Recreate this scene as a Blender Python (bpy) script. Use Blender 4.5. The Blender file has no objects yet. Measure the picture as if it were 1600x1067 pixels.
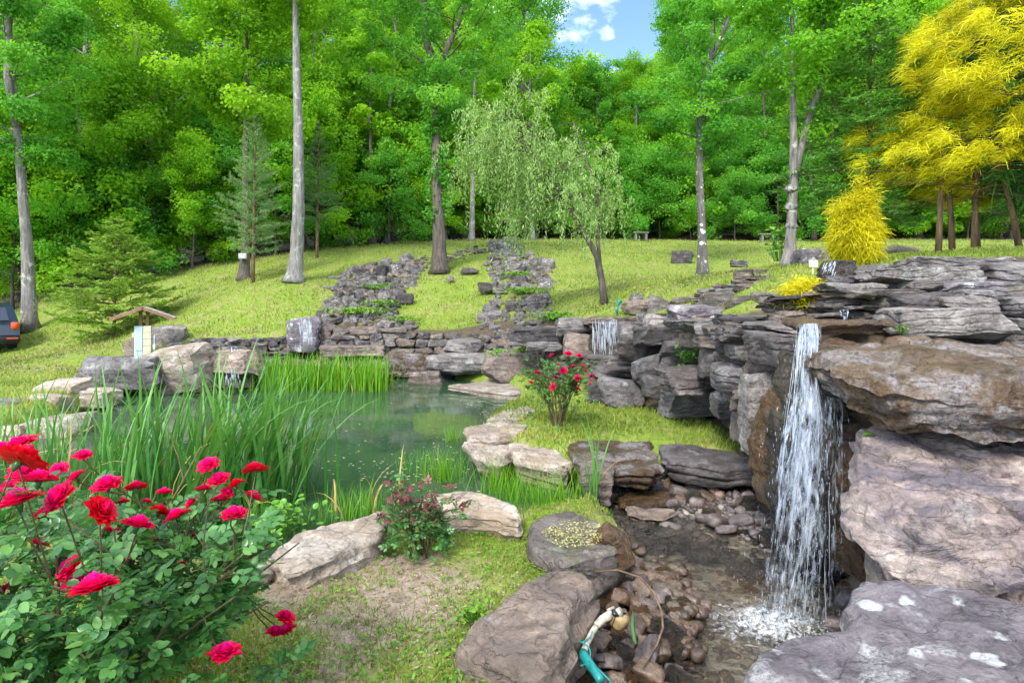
import bpy, math, random
import numpy as np
from mathutils import Matrix, Vector, Euler

SC = bpy.context.scene
COL = SC.collection
R = math.radians

# ---------------------------------------------------------------- camera, sky, sun, exposure
F_PX, HOR, ZC = 950.0, 475.0, 1.9          # focal length and horizon row for a 1600 px wide frame; eye height above the pond
cam_d = bpy.data.cameras.new('camera')
cam = bpy.data.objects.new('camera', cam_d); COL.objects.link(cam)
cam.location = (0, 0, ZC); cam.rotation_euler = (R(90), 0, 0)
cam_d.sensor_width = 36; cam_d.lens = 36 * F_PX / 1600
cam_d.shift_y = -(533.5 - HOR) / 1600
cam_d.clip_start = 0.05; cam_d.clip_end = 3000
SC.camera = cam

SUN_EL, SUN_AZ = R(43), R(202)              # azimuth clockwise from +Y; behind the camera, a little to the left
sd = bpy.data.lights.new('sun', 'SUN'); sd.energy = 2.1; sd.angle = R(14); sd.color = (1, .96, .88)
sun = bpy.data.objects.new('sun', sd); COL.objects.link(sun)
sdir = Vector((math.sin(SUN_AZ) * math.cos(SUN_EL), math.cos(SUN_AZ) * math.cos(SUN_EL), math.sin(SUN_EL)))
sun.rotation_euler = sdir.to_track_quat('Z', 'Y').to_euler()

W = bpy.data.worlds.new('World'); SC.world = W; W.use_nodes = True
nt = W.node_tree; nt.nodes.clear()
wo = nt.nodes.new('ShaderNodeOutputWorld'); bg = nt.nodes.new('ShaderNodeBackground')
sky = nt.nodes.new('ShaderNodeTexSky'); sky.sky_type = 'NISHITA'; sky.sun_disc = False
sky.sun_elevation = SUN_EL; sky.sun_rotation = SUN_AZ; sky.air_density = 1.0; sky.ozone_density = 3.5; sky.dust_density = .2; sky.altitude = 2500
tc = nt.nodes.new('ShaderNodeTexCoord'); mp = nt.nodes.new('ShaderNodeMapping'); mp.inputs['Scale'].default_value = (1, 1, 1.6)
mp.inputs['Location'].default_value = (.35, .0, .2)
cn = nt.nodes.new('ShaderNodeTexNoise'); cn.inputs['Scale'].default_value = 3.2; cn.inputs['Detail'].default_value = 8; cn.inputs['Roughness'].default_value = .55
cr = nt.nodes.new('ShaderNodeValToRGB'); cr.color_ramp.elements[0].position = .47; cr.color_ramp.elements[1].position = .60
mx = nt.nodes.new('ShaderNodeMixRGB'); mx.inputs[2].default_value = (9.5, 9.8, 10.4, 1)
nt.links.new(tc.outputs['Generated'], mp.inputs[0]); nt.links.new(mp.outputs[0], cn.inputs['Vector']); nt.links.new(cn.outputs['Fac'], cr.inputs[0])
nt.links.new(cr.outputs[0], mx.inputs[0]); nt.links.new(sky.outputs[0], mx.inputs[1]); nt.links.new(mx.outputs[0], bg.inputs[0]); nt.links.new(bg.outputs[0], wo.inputs[0])
bg.inputs[1].default_value = .15
vs = SC.view_settings; vs.view_transform = 'Standard'; vs.look = 'None'; vs.gamma = 1; vs.use_curve_mapping = False; vs.exposure = 1.45
SC.render.film_transparent = False
cy = SC.cycles
cy.use_adaptive_sampling = True; cy.adaptive_threshold = .02; cy.max_bounces = 6; cy.diffuse_bounces = 4; cy.glossy_bounces = 3; cy.transmission_bounces = 4; cy.transparent_max_bounces = 14
cy.caustics_reflective = False; cy.caustics_refractive = False; cy.sample_clamp_indirect = 6

# ---------------------------------------------------------------- small helpers
def P(px, py, Y):
    return np.array(((px - 800) * Y / F_PX, Y, ZC + (HOR - py) * Y / F_PX))
def G(px, py, z):
    """the point of the plane at height z that lies in that direction"""
    Y = (ZC - z) * F_PX / (py - HOR)
    return np.array(((px - 800) * Y / F_PX, Y))

def hash3(i, j, k, s):
    n = (i * 374761393 + j * 668265263 + k * 2147483647 + s * 1274126177) & 0xffffffff
    n = ((n ^ (n >> 13)) * 1274126177) & 0xffffffff
    n = (n ^ (n >> 16)) & 0xffff
    return n / 65535.0
def vnoise(p, seed=0):
    p = np.asarray(p, float); i = np.floor(p).astype(np.int64); f = p - i; f = f * f * (3 - 2 * f)
    out = 0
    for dx in (0, 1):
        wx = f[:, 0] if dx else 1 - f[:, 0]
        for dy in (0, 1):
            wy = f[:, 1] if dy else 1 - f[:, 1]
            for dz in (0, 1):
                wz = f[:, 2] if dz else 1 - f[:, 2]
                out = out + wx * wy * wz * hash3(i[:, 0] + dx, i[:, 1] + dy, i[:, 2] + dz, seed)
    return out * 2 - 1
def fbm(p, oct=4, seed=0, gain=.5):
    a, out, p = 1.0, 0, np.asarray(p, float)
    for o in range(oct):
        out = out + a * vnoise(p, seed + o * 17); a *= gain; p = p * 2.03 + 7.1
    return out
def sstep(a, b, x):
    t = np.clip((x - a) / (b - a), 0, 1); return t * t * (3 - 2 * t)

def mesh_from(name, v, faces, attrs=None, smooth=False, mats=None, mat_idx=None, uv=None):
    """v (n,3); faces a list of (m,k) index arrays"""
    me = bpy.data.meshes.new(name)
    v = np.ascontiguousarray(v, np.float32)
    me.vertices.add(len(v)); me.vertices.foreach_set('co', v.ravel())
    faces = [np.asarray(f, np.int32) for f in faces if len(f)]
    tot = np.concatenate([np.full(len(f), f.shape[1], np.int32) for f in faces])
    idx = np.concatenate([f.ravel() for f in faces])
    me.loops.add(len(idx)); me.loops.foreach_set('vertex_index', idx)
    me.polygons.add(len(tot)); st = np.zeros(len(tot), np.int32); st[1:] = np.cumsum(tot)[:-1]
    me.polygons.foreach_set('loop_start', st)
    if mat_idx is not None: me.polygons.foreach_set('material_index', np.asarray(mat_idx, np.int32))
    me.polygons.foreach_set('use_smooth', np.full(len(tot), bool(smooth)))
    for k, a in (attrs or {}).items():
        at = me.attributes.new(k, 'FLOAT', 'POINT'); at.data.foreach_set('value', np.ascontiguousarray(a, np.float32))
    if uv is not None:
        ul = me.uv_layers.new(name='UVMap'); ul.data.foreach_set('uv', np.ascontiguousarray(np.asarray(uv, np.float32)[idx]).ravel())
    me.update(calc_edges=True)
    for m in (mats or []): me.materials.append(m)
    return me

class MB:
    """collects pieces of one mesh"""
    def __init__(s): s.v, s.f, s.t, s.m, s.n = [], [], [], [], 0
    def add(s, v, fs, tint=0.0, mi=0):
        v = np.asarray(v, float)
        if not isinstance(fs, list): fs = [fs]
        for f in fs:
            f = np.asarray(f, int); s.f.append(f + s.n); s.m.append(np.full(len(f), mi))
        s.v.append(v); s.t.append(np.broadcast_to(np.asarray(tint, float), (len(v),))); s.n += len(v)
        return s
    def mesh(s, name, mats, smooth=False):
        return mesh_from(name, np.concatenate(s.v), s.f, {'tint': np.concatenate(s.t)}, smooth, mats if isinstance(mats, list) else [mats], np.concatenate(s.m))
    def box(s, c, d, rot=None, tint=0.0, mi=0):
        v = np.array([(x, y, z) for x in (-.5, .5) for y in (-.5, .5) for z in (-.5, .5)]) * np.asarray(d)
        if rot is not None: v = v @ np.array(Euler(rot).to_matrix()).T
        return s.add(v + np.asarray(c), np.array([(0, 1, 3, 2), (4, 6, 7, 5), (0, 4, 5, 1), (2, 3, 7, 6), (0, 2, 6, 4), (1, 5, 7, 3)]), tint, mi)
    def tube(s, pts, rad, sides=8, tint=0.0, mi=0, rough=0.0, seed=0, cap=True):
        pts = np.asarray(pts, float); n = len(pts); rad = np.broadcast_to(np.asarray(rad, float), (n,))
        t = np.gradient(pts, axis=0); t /= np.linalg.norm(t, axis=1)[:, None] + 1e-9
        ref = np.array((0.0, 0, 1)) if abs(t[0][2]) < .9 else np.array((1.0, 0, 0))
        u = np.cross(t, ref); u /= np.linalg.norm(u, axis=1)[:, None] + 1e-9; w = np.cross(t, u)
        a = np.arange(sides) / sides * 2 * np.pi
        rr = rad[:, None] * np.ones(sides)
        if rough: rr = rr * (1 + rough * np.random.RandomState(seed).uniform(-1, 1, rr.shape))
        v = pts[:, None] + rr[..., None] * (np.cos(a)[None, :, None] * u[:, None] + np.sin(a)[None, :, None] * w[:, None])
        i = np.arange(n - 1)[:, None] * sides + np.arange(sides)[None]; j = np.arange(n - 1)[:, None] * sides + (np.arange(sides)[None] + 1) % sides
        q = np.stack([i, j, j + sides, i + sides], -1).reshape(-1, 4)
        fs = [q]
        v = v.reshape(-1, 3)
        if cap:
            fs.append(np.arange(sides)[None, ::-1]); fs.append((np.arange(sides) + (n - 1) * sides)[None])
        return s.add(v, fs, tint, mi)

def link(name, me, parent=None, loc=None, rot=None, scale=None):
    o = bpy.data.objects.new(name, me); COL.objects.link(o)
    if parent is not None: o.parent = parent
    if loc is not None: o.location = tuple(float(c) for c in loc)
    if rot is not None: o.rotation_euler = tuple(float(c) for c in rot)
    if scale is not None: o.scale = (scale,) * 3 if np.isscalar(scale) else tuple(float(c) for c in scale)
    return o
def tag(o, label, cat, group=None, kind=None):
    o['label'] = label; o['category'] = cat
    if group: o['group'] = group
    o['kind'] = kind or 'thing'
    return o
def empty(name, loc=(0, 0, 0), rz=0.0):
    return link(name, None, None, loc, (0, 0, rz))

# ---------------------------------------------------------------- materials
class NT:
    def __init__(s, name):
        s.m = bpy.data.materials.new(name); s.m.use_nodes = True; s.t = s.m.node_tree; s.t.nodes.clear()
        s.out = s.t.nodes.new('ShaderNodeOutputMaterial')
    def n(s, ty, props=None, **inp):
        x = s.t.nodes.new(ty)
        for k, val in (props or {}).items(): setattr(x, k, val)
        for k, val in inp.items():
            k2 = int(k[1:]) if k[0] == '_' and k[1:].isdigit() else k.replace('_', ' ')
            s.set(x.inputs[k2], val)
        return x
    def set(s, sock, val):
        if hasattr(val, 'is_output') and val.is_output: s.t.links.new(val, sock)
        elif hasattr(val, 'outputs'): s.t.links.new(val.outputs[0], sock)
        else:
            if isinstance(val, tuple) and len(val) == 3 and sock.type == 'RGBA': val = val + (1,)
            sock.default_value = val
    def ramp(s, fac, stops):
        x = s.t.nodes.new('ShaderNodeValToRGB'); e = x.color_ramp.elements
        while len(e) < len(stops): e.new(.5)
        for k, (p, c) in enumerate(stops):
            e[k].position = p; e[k].color = (c + (1,)) if isinstance(c, tuple) else (c, c, c, 1)
        s.set(x.inputs[0], fac); return x.outputs[0]
    def mix(s, a, b, fac, mode='MIX'):
        x = s.t.nodes.new('ShaderNodeMixRGB'); x.blend_type = mode; s.set(x.inputs[0], fac); s.set(x.inputs[1], a); s.set(x.inputs[2], b); return x.outputs[0]
    def math(s, op, a, b=0.0, clamp=False):
        x = s.t.nodes.new('ShaderNodeMath'); x.operation = op; x.use_clamp = clamp; s.set(x.inputs[0], a); s.set(x.inputs[1], b); return x.outputs[0]
    def noise(s, vec, scale, detail=4, rough=.55, dist=0.0):
        return s.n('ShaderNodeTexNoise', Vector=vec, Scale=scale, Detail=detail, Roughness=rough, Distortion=dist).outputs[0]
    def mapv(s, vec, scale=(1, 1, 1), loc=(0, 0, 0)):
        return s.n('ShaderNodeMapping', Vector=vec, Scale=scale, Location=loc).outputs[0]
    def coords(s, rnd=True):
        c = s.n('ShaderNodeTexCoord').outputs['Object']
        if not rnd: return c
        oi = s.n('ShaderNodeObjectInfo').outputs['Random']
        a = s.n('ShaderNodeVectorMath', {'operation': 'ADD'}); s.set(a.inputs[0], c)
        k = s.n('ShaderNodeCombineXYZ', X=s.math('MULTIPLY', oi, 37.0), Y=s.math('MULTIPLY', oi, 91.0), Z=s.math('MULTIPLY', oi, 13.0))
        s.set(a.inputs[1], k); return a.outputs[0]
    def done(s, shader, disp=None):
        s.set(s.out.inputs[0], shader); return s.m
    def attr(s, name): return s.n('ShaderNodeAttribute', {'attribute_name': name}).outputs['Fac']

def rock_mat(name, cols, rough=.85, lichen=(.50, .51, .47), lich=0.0, moss=0.0, strata=.5, stain=None, bump=.9, spec=.35, lscale=3.0, spots=0.0, crack=.38):
    t = NT(name); c = t.coords(); rnd = t.n('ShaderNodeObjectInfo').outputs['Random']
    big = t.noise(c, 1.9, 8, .66, .6)
    col = t.ramp(big, [(.30, cols[0]), (.5, cols[1]), (.70, cols[2])])
    sv = t.mapv(c, (1.3, 1.3, 15)); sn = t.noise(sv, 1.0, 6, .65, .9)
    col = t.mix(col, t.ramp(sn, [(.34, .38), (.5, 1.0), (.68, 1.22)]), strata, 'MULTIPLY')
    fine = t.noise(c, 46, 6, .78); mid = t.noise(c, 8, 8, .72, .6); pit = t.noise(c, 21, 5, .6)
    col = t.mix(col, t.ramp(fine, [(.30, .40), (.52, 1.0), (.72, 1.5)]), .65, 'MULTIPLY')
    col = t.mix(col, t.ramp(mid, [(.30, .42), (.5, 1.0), (.70, 1.4)]), .75, 'MULTIPLY')
    col = t.mix(col, t.ramp(pit, [(.33, .45), (.41, 1.0)]), .7, 'MULTIPLY')
    if stain:
        st = t.ramp(t.noise(t.mapv(c, (1, 1, 1.8), (5, 2, 9)), 2.2, 7, .65, 1.0), [(.44, 0.0), (.60, 1.0)])
        col = t.mix(col, stain, t.math('MULTIPLY', st, .8))
    col = t.mix(col, t.ramp(rnd, [(0.0, (.70, .69, .72)), (.5, (.98, .95, .93)), (1.0, (1.22, 1.17, 1.10))]), 1.0, 'MULTIPLY')
    dv = t.n('ShaderNodeVectorMath', {'operation': 'MULTIPLY_ADD'}); nz = t.n('ShaderNodeTexNoise', Vector=c, Scale=2.4, Detail=5.0).outputs['Color']
    t.set(dv.inputs[0], nz); dv.inputs[1].default_value = (.9, .9, .5); t.set(dv.inputs[2], t.mapv(c, (1, 1, 2.4)))
    vc = t.n('ShaderNodeTexVoronoi', {'feature': 'DISTANCE_TO_EDGE'}, Vector=dv.outputs[0], Scale=1.15).outputs['Distance']
    ck = t.ramp(vc, [(.0, 0.0), (.016, 1.0)])
    col = t.mix(col, t.mix((.25, .22, .20), (1, 1, 1), ck), crack, 'MULTIPLY')
    if lich > 0:
        vv = t.noise(c, lscale, 5, .65, .5)
        l = t.math('MULTIPLY', t.ramp(vv, [(.64 - .2 * lich, 0.0), (.76 - .2 * lich, 1.0)]), t.ramp(fine, [(.38, .0), (.56, 1.0)]))
        l = t.math('MULTIPLY', l, .75)
        if spots:
            vo = t.n('ShaderNodeTexVoronoi', {'feature': 'F1'}, Vector=t.n('ShaderNodeVectorMath', {'operation': 'ADD'}, _0=c, _1=t.n('ShaderNodeVectorMath', {'operation': 'SCALE'}, _0=t.n('ShaderNodeTexNoise', Vector=c, Scale=9.0, Detail=4.0).outputs['Color'], Scale=.10)), Scale=lscale * 1.5, Randomness=1.0)
            pick = t.n('ShaderNodeSeparateXYZ', Vector=vo.outputs['Color']).outputs[0]
            d = t.math('SUBTRACT', vo.outputs['Distance'], t.math('MULTIPLY', pick, .20)); d = t.math('ADD', d, t.math('MULTIPLY', t.math('SUBTRACT', pit, .5), .3))
            sp = t.math('MULTIPLY', t.ramp(d, [(.12, 1.0), (.20, 0.0)]), t.ramp(pick, [(.50, 0.0), (.52, 1.0)]))
            l = t.math('MAXIMUM', l, t.math('MULTIPLY', sp, t.ramp(fine, [(.30, spots * .55), (.55, spots)])))
        col = t.mix(col, lichen, l)
    if moss > 0:
        ge = t.n('ShaderNodeNewGeometry'); sx = t.n('ShaderNodeSeparateXYZ', Vector=ge.outputs['Normal'])
        m = t.math('MULTIPLY', t.ramp(sx.outputs[2], [(.25, 0.0), (.8, 1.0)]), t.ramp(t.noise(c, 5, 8, .75), [(.60 - .2 * moss, 0.0), (.76 - .2 * moss, 1.0)]))
        col = t.mix(col, t.mix((.05, .075, .012), (.13, .16, .03), fine), t.math('MULTIPLY', m, .8))
    hgt = t.math('ADD', t.math('MULTIPLY', fine, .4), t.math('ADD', t.math('MULTIPLY', sn, .9 * strata), t.math('ADD', t.math('MULTIPLY', mid, 1.2), t.math('ADD', t.math('MULTIPLY', ck, .35 * crack), t.math('MULTIPLY', t.ramp(t.noise(t.mapv(c, (1, 1, 2.2)), 3.6, 7, .6, .8), [(.475, 0.0), (.51, 1.0)]), .45)))))
    b1 = t.n('ShaderNodeBump', Strength=bump, Distance=.045, Height=hgt)
    rg = t.ramp(mid, [(.3, max(.05, rough - .15)), (.7, min(1.0, rough + .15))])
    return t.done(t.n('ShaderNodeBsdfPrincipled', Base_Color=col, Roughness=rg, Specular_IOR_Level=spec, Normal=b1))

M = {}
M['grey'] = rock_mat('rock_grey_purple', [(.088, .077, .074), (.205, .187, .180), (.37, .345, .328)], lich=.38, strata=.5)
M['dark'] = rock_mat('rock_dark', [(.040, .034, .034), (.102, .089, .088), (.215, .195, .19)], lich=.22, strata=.45, lichen=(.36, .36, .34))
M['pale'] = rock_mat('rock_pale_tan', [(.31, .25, .19), (.50, .43, .35), (.66, .60, .52)], lich=.1, strata=.35, stain=(.30, .23, .16))
M['brown'] = rock_mat('rock_brown', [(.14, .108, .084), (.28, .222, .178), (.42, .355, .30)], strata=.45, stain=(.15, .122, .11), lich=.15, lichen=(.42, .41, .38))
M['tanpink'] = rock_mat('rock_tan_pink', [(.17, .135, .135), (.44, .355, .31), (.66, .58, .51)], strata=.6, stain=(.11, .10, .13), lich=.05, spec=.4)
M['lichen'] = rock_mat('rock_lichen', [(.125, .108, .125), (.21, .188, .205), (.32, .285, .30)], lich=.42, lichen=(.60, .60, .58), strata=.25, lscale=4.2, spots=.95)
M['wet'] = rock_mat('rock_wet_brown', [(.035, .022, .012), (.085, .052, .026), (.17, .108, .058)], rough=.24, strata=.4, stain=(.12, .062, .02), spec=.6)
M['wetdark'] = rock_mat('rock_wet_dark', [(.020, .017, .014), (.052, .042, .033), (.13, .098, .076)], rough=.22, strata=.35, moss=.3, spec=.6)
M['wetslab'] = rock_mat('rock_wet_slab', [(.045, .028, .015), (.105, .066, .034), (.22, .165, .12)], rough=.25, strata=.8, stain=(.085, .046, .016), lich=.75, lichen=(.36, .34, .35), lscale=3.2, spec=.6)
M['pebble'] = rock_mat('pebble_wet', [(.050, .032, .021), (.125, .082, .055), (.24, .17, .125)], rough=.2, strata=.15, moss=.25, spec=.65, bump=.4, crack=.2)
M['pebblegrey'] = rock_mat('pebble_grey', [(.055, .045, .043), (.135, .110, .104), (.26, .225, .215)], rough=.34, strata=.15, spec=.55, bump=.4, crack=.2)
M['mossy'] = rock_mat('rock_mossy', [(.095, .08, .068), (.185, .16, .14), (.31, .275, .245)], lich=.3, moss=.45, strata=.45, lichen=(.42, .44, .38))

def leaf_mat(name, lo, mid, hi, trans=.35, rough=.5, spec=.3, emph=1.0, back=None):
    t = NT(name); ti = t.attr('tint'); rnd = t.n('ShaderNodeObjectInfo').outputs['Random']
    col = t.ramp(ti, [(0.0, lo), (.5, mid), (1.0, hi)])
    col = t.mix(col, t.ramp(rnd, [(0.0, (.84, .92, .9)), (1.0, (1.14, 1.05, 1.05))]), 1.0, 'MULTIPLY')
    p = t.n('ShaderNodeBsdfPrincipled', Base_Color=col, Roughness=rough, Specular_IOR_Level=spec)
    tr = t.n('ShaderNodeBsdfTranslucent', Color=t.mix(col, (1.25, 1.2, .6), 1.0, 'MULTIPLY'))
    return t.done(t.n('ShaderNodeMixShader', _0=trans, _1=p, _2=tr))
M['leaf_a'] = leaf_mat('foliage_mid', (.085, .275, .018), (.165, .44, .03), (.28, .56, .05), trans=.6)
M['leaf_b'] = leaf_mat('foliage_lime', (.11, .285, .010), (.205, .45, .018), (.33, .58, .03), trans=.58)
M['leaf_c'] = leaf_mat('foliage_deep', (.06, .23, .028), (.12, .37, .04), (.21, .49, .06), trans=.6)
M['willow'] = leaf_mat('foliage_willow', (.20, .34, .08), (.35, .52, .15), (.50, .66, .27), trans=.48)
M['pine'] = leaf_mat('needles_pine', (.09, .20, .075), (.17, .31, .115), (.26, .40, .17), trans=.4)
M['cedar'] = leaf_mat('needles_soft', (.15, .28, .05), (.28, .44, .075), (.40, .56, .12), trans=.45)
M['hemlock'] = leaf_mat('needles_hemlock', (.06, .20, .045), (.12, .33, .075), (.20, .44, .12), trans=.4)
M['gold'] = leaf_mat('needles_gold', (.24, .245, .006), (.65, .58, .008), (.90, .81, .04), trans=.42)
M['rose_leaf'] = leaf_mat('rose_leaf', (.022, .095, .022), (.062, .19, .042), (.16, .34, .085), trans=.28, rough=.3, spec=.45)
M['red_leaf'] = leaf_mat('red_leaf', (.10, .03, .035), (.16, .05, .05), (.26, .07, .08), trans=.2, rough=.4)
M['reed'] = leaf_mat('reed_blade', (.028, .135, .03), (.062, .22, .042), (.15, .34, .07), trans=.28, rough=.4, spec=.4)
M['reed_dry'] = leaf_mat('reed_dry', (.30, .17, .05), (.42, .28, .10), (.50, .40, .19), trans=.2)
M['rush'] = leaf_mat('rush_blade', (.055, .19, .010), (.115, .31, .012), (.21, .42, .02), trans=.3)
M['grass'] = leaf_mat('grass_blade', (.115, .18, .022), (.21, .28, .042), (.36, .39, .09), trans=.3)
M['weed'] = leaf_mat('weed_leaf', (.06, .18, .012), (.13, .29, .02), (.24, .38, .05), trans=.3)
M['penny'] = leaf_mat('pennywort_leaf', (.07, .23, .02), (.13, .32, .035), (.20, .40, .06), trans=.25, rough=.35)
M['litter'] = leaf_mat('dry_leaf', (.13, .08, .05), (.26, .18, .12), (.40, .31, .22), trans=.1)

def bark_mat(name, c1, c2, c3, lich=0.0):
    t = NT(name); c = t.coords()
    n1 = t.noise(t.mapv(c, (9, 9, 1.4)), 1.6, 6, .7, .6); n2 = t.noise(c, 2.5, 4)
    col = t.ramp(n1, [(.33, c1), (.5, c2), (.68, c3)]); col = t.mix(col, t.ramp(n2, [(.3, .65), (.7, 1.25)]), .7, 'MULTIPLY')
    if lich: col = t.mix(col, (.55, .56, .52), t.ramp(t.noise(c, 4.2, 3, .6), [(.60, 0.0), (.65, lich)]))
    b = t.n('ShaderNodeBump', Strength=.7, Distance=.03, Height=n1)
    return t.done(t.n('ShaderNodeBsdfPrincipled', Base_Color=col, Roughness=.9, Normal=b))
M['bark'] = bark_mat('bark_grey', (.07, .063, .054), (.16, .146, .13), (.27, .255, .23), .5)
M['bark_dark'] = bark_mat('bark_dark', (.035, .028, .022), (.085, .068, .054), (.16, .135, .11))
M['bark_pale'] = bark_mat('bark_pale', (.085, .079, .070), (.185, .175, .158), (.29, .278, .258), .4)
M['bark_brown'] = bark_mat('bark_brown', (.06, .035, .018), (.14, .085, .045), (.24, .16, .095))
M['stem'] = bark_mat('rose_stem', (.05, .03, .015), (.10, .075, .03), (.16, .14, .06))

def plain(name, col, rough=.6, metal=0.0, var=.25, scale=8.0, spec=.5, bump=0.0):
    t = NT(name); c = t.coords(); n = t.noise(c, scale, 5, .6)
    cc = t.mix(col, t.ramp(n, [(.3, 1 - var), (.7, 1 + var)]), 1.0, 'MULTIPLY')
    kw = {}
    if bump: kw['Normal'] = t.n('ShaderNodeBump', Strength=bump, Distance=.01, Height=n)
    return t.done(t.n('ShaderNodeBsdfPrincipled', Base_Color=cc, Roughness=rough, Metallic=metal, Specular_IOR_Level=spec, **kw))

def petal_mat():
    t = NT('rose_petal'); ti = t.attr('tint'); rnd = t.n('ShaderNodeObjectInfo').outputs['Random']
    pink = t.ramp(ti, [(0.0, (.86, .012, .36)), (.5, (.85, .006, .17)), (1.0, (.70, .003, .035))])
    red = t.ramp(ti, [(0.0, (.72, .004, .10)), (.5, (.74, .003, .022)), (1.0, (.60, .002, .006))])
    col = t.mix(red, pink, t.ramp(rnd, [(.10, 0.0), (.30, 1.0)]))
    p = t.n('ShaderNodeBsdfPrincipled', Base_Color=col, Roughness=.55, Specular_IOR_Level=.25)
    tr = t.n('ShaderNodeBsdfTranslucent', Color=col)
    return t.done(t.n('ShaderNodeMixShader', _0=.3, _1=p, _2=tr))
M['petal'] = petal_mat()

def ground_mat():
    t = NT('ground_turf'); c = t.n('ShaderNodeTexCoord').outputs['Object']
    g = t.attr('grass'); lit = t.attr('litter'); wet = t.attr('wet')
    n1 = t.noise(c, 1.1, 6, .65, .3); n2 = t.noise(c, 14, 6, .75); n3 = t.noise(c, 70, 3, .7); n4 = t.noise(c, 3.4, 5, .7)
    green = t.ramp(n2, [(.28, (.085, .155, .016)), (.5, (.165, .245, .024)), (.72, (.27, .33, .05))])
    dry = t.ramp(n2, [(.28, (.17, .125, .065)), (.5, (.30, .235, .125)), (.72, (.42, .35, .21))])
    turf = t.mix(green, dry, t.math('MULTIPLY', t.ramp(n4, [(.44, 0.0), (.66, 1.0)]), t.ramp(n1, [(.38, .15), (.62, 1.0)])))
    dirt = t.ramp(n2, [(.28, (.16, .115, .08)), (.5, (.31, .24, .175)), (.74, (.44, .37, .29))])
    gm = t.ramp(t.math('ADD', g, t.math('MULTIPLY', t.math('SUBTRACT', n4, .5), .9)), [(.40, 0.0), (.58, 1.0)])
    col = t.mix(dirt, turf, gm)
    forest = t.ramp(n2, [(.3, (.045, .034, .022)), (.55, (.10, .078, .05)), (.75, (.16, .13, .085))])
    col = t.mix(col, forest, lit)
    bed = t.ramp(n2, [(.3, (.20, .17, .13)), (.5, (.36, .32, .26)), (.72, (.52, .48, .42))])
    mud = t.ramp(n1, [(.3, (.045, .085, .035)), (.5, (.09, .15, .06)), (.7, (.16, .20, .09))])
    col = t.mix(col, t.mix(bed, mud, t.ramp(wet, [(.6, 0.0), (.9, 1.0)])), t.ramp(wet, [(.2, 0.0), (.5, 1.0)]))
    col = t.mix(col, t.ramp(n3, [(.3, .75), (.7, 1.2)]), .8, 'MULTIPLY')
    b = t.n('ShaderNodeBump', Strength=.6, Distance=.04, Height=t.math('ADD', n2, t.math('MULTIPLY', n3, .5)))
    return t.done(t.n('ShaderNodeBsdfPrincipled', Base_Color=col, Roughness=.95, Specular_IOR_Level=.2, Normal=b))
M['ground'] = ground_mat()

def water_mat(name, tint, murk, murk_amt, wav, wscale, rough=.015):
    t = NT(name); c = t.n('ShaderNodeTexCoord').outputs['Object']
    h = t.math('ADD', t.noise(t.mapv(c, (1, 1.4, 1)), wscale, 3, .55, .4), t.math('MULTIPLY', t.noise(c, wscale * 4.3, 3, .6, .5), .25))
    b = t.n('ShaderNodeBump', Strength=min(wav, 1.0), Distance=.05 if wav < .5 else .11, Height=h)
    fr = t.n('ShaderNodeFresnel', IOR=1.33, Normal=b)
    mk = t.math('MULTIPLY', t.ramp(t.noise(c, .55, 4, .6, .5), [(.3, .8), (.7, 1.15)]), murk_amt, True)
    patches = t.noise(c, .8, 5, .6, .6)
    mcol = t.ramp(patches, [(.36, tuple(x * .7 for x in murk)), (.56, murk), (.72, (murk[0] * 2.0, murk[1] * 1.25, murk[2] * .8))])
    body = t.n('ShaderNodeMixShader', _0=mk, _1=t.n('ShaderNodeBsdfTransparent', Color=tint), _2=t.n('ShaderNodeBsdfDiffuse', Color=mcol))
    gl = t.n('ShaderNodeBsdfGlossy', Color=(1, 1, 1), Roughness=rough, Normal=b)
    return t.done(t.n('ShaderNodeMixShader', _0=t.math('MULTIPLY', fr, 1.0, True), _1=body, _2=gl))
M['pond'] = water_mat('pond_water', (.50, .68, .42), (.052, .118, .056), .66, .04, 2.2, .03)
M['brook'] = water_mat('brook_water', (.86, .84, .76), (.20, .19, .16), .12, 1.0, 5.0, .10)

def fall_mat(name, dens, us, vs, soft=.26, top=.82):
    t = NT(name); uv = t.n('ShaderNodeTexCoord').outputs['UV']
    a = t.noise(t.mapv(uv, (us, vs, 1)), 1.0, 5, .68, 1.6); b = t.noise(t.mapv(uv, (us * 3.1, vs * 2.2, 1)), 1.0, 3, .6, .5)
    e = t.attr('edge')
    m = t.math('ADD', a, t.math('MULTIPLY', t.math('SUBTRACT', b, .5), .5))
    m = t.math('SUBTRACT', m, e)
    al = t.ramp(m, [(dens, 0.0), (dens + soft, top)])
    d = t.n('ShaderNodeBsdfDiffuse', Color=(.66, .71, .78)); tr = t.n('ShaderNodeBsdfTranslucent', Color=(.66, .72, .79))
    gl = t.n('ShaderNodeBsdfGlossy', Roughness=.12, Color=(.9, .93, 1))
    w = t.n('ShaderNodeMixShader', _0=.4, _1=d, _2=tr); w = t.n('ShaderNodeMixShader', _0=.12, _1=w, _2=gl)
    return t.done(t.n('ShaderNodeMixShader', _0=al, _1=t.n('ShaderNodeBsdfTransparent', Color=(.97, .98, .99)), _2=w))
M['fall'] = fall_mat('falling_water', .42, 8, 2.6)
M['fall_thin'] = fall_mat('falling_water_thin', .46, 14, 3.0)
def drop_mat():
    t = NT('water_drop')
    d = t.n('ShaderNodeBsdfDiffuse', Color=(.85, .89, .94)); tr = t.n('ShaderNodeBsdfTranslucent', Color=(.85, .9, .95)); gl = t.n('ShaderNodeBsdfGlossy', Roughness=.08)
    w = t.n('ShaderNodeMixShader', _0=.45, _1=d, _2=tr); w = t.n('ShaderNodeMixShader', _0=.2, _1=w, _2=gl)
    return t.done(t.n('ShaderNodeMixShader', _0=.55, _1=t.n('ShaderNodeBsdfTransparent'), _2=w))
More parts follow.
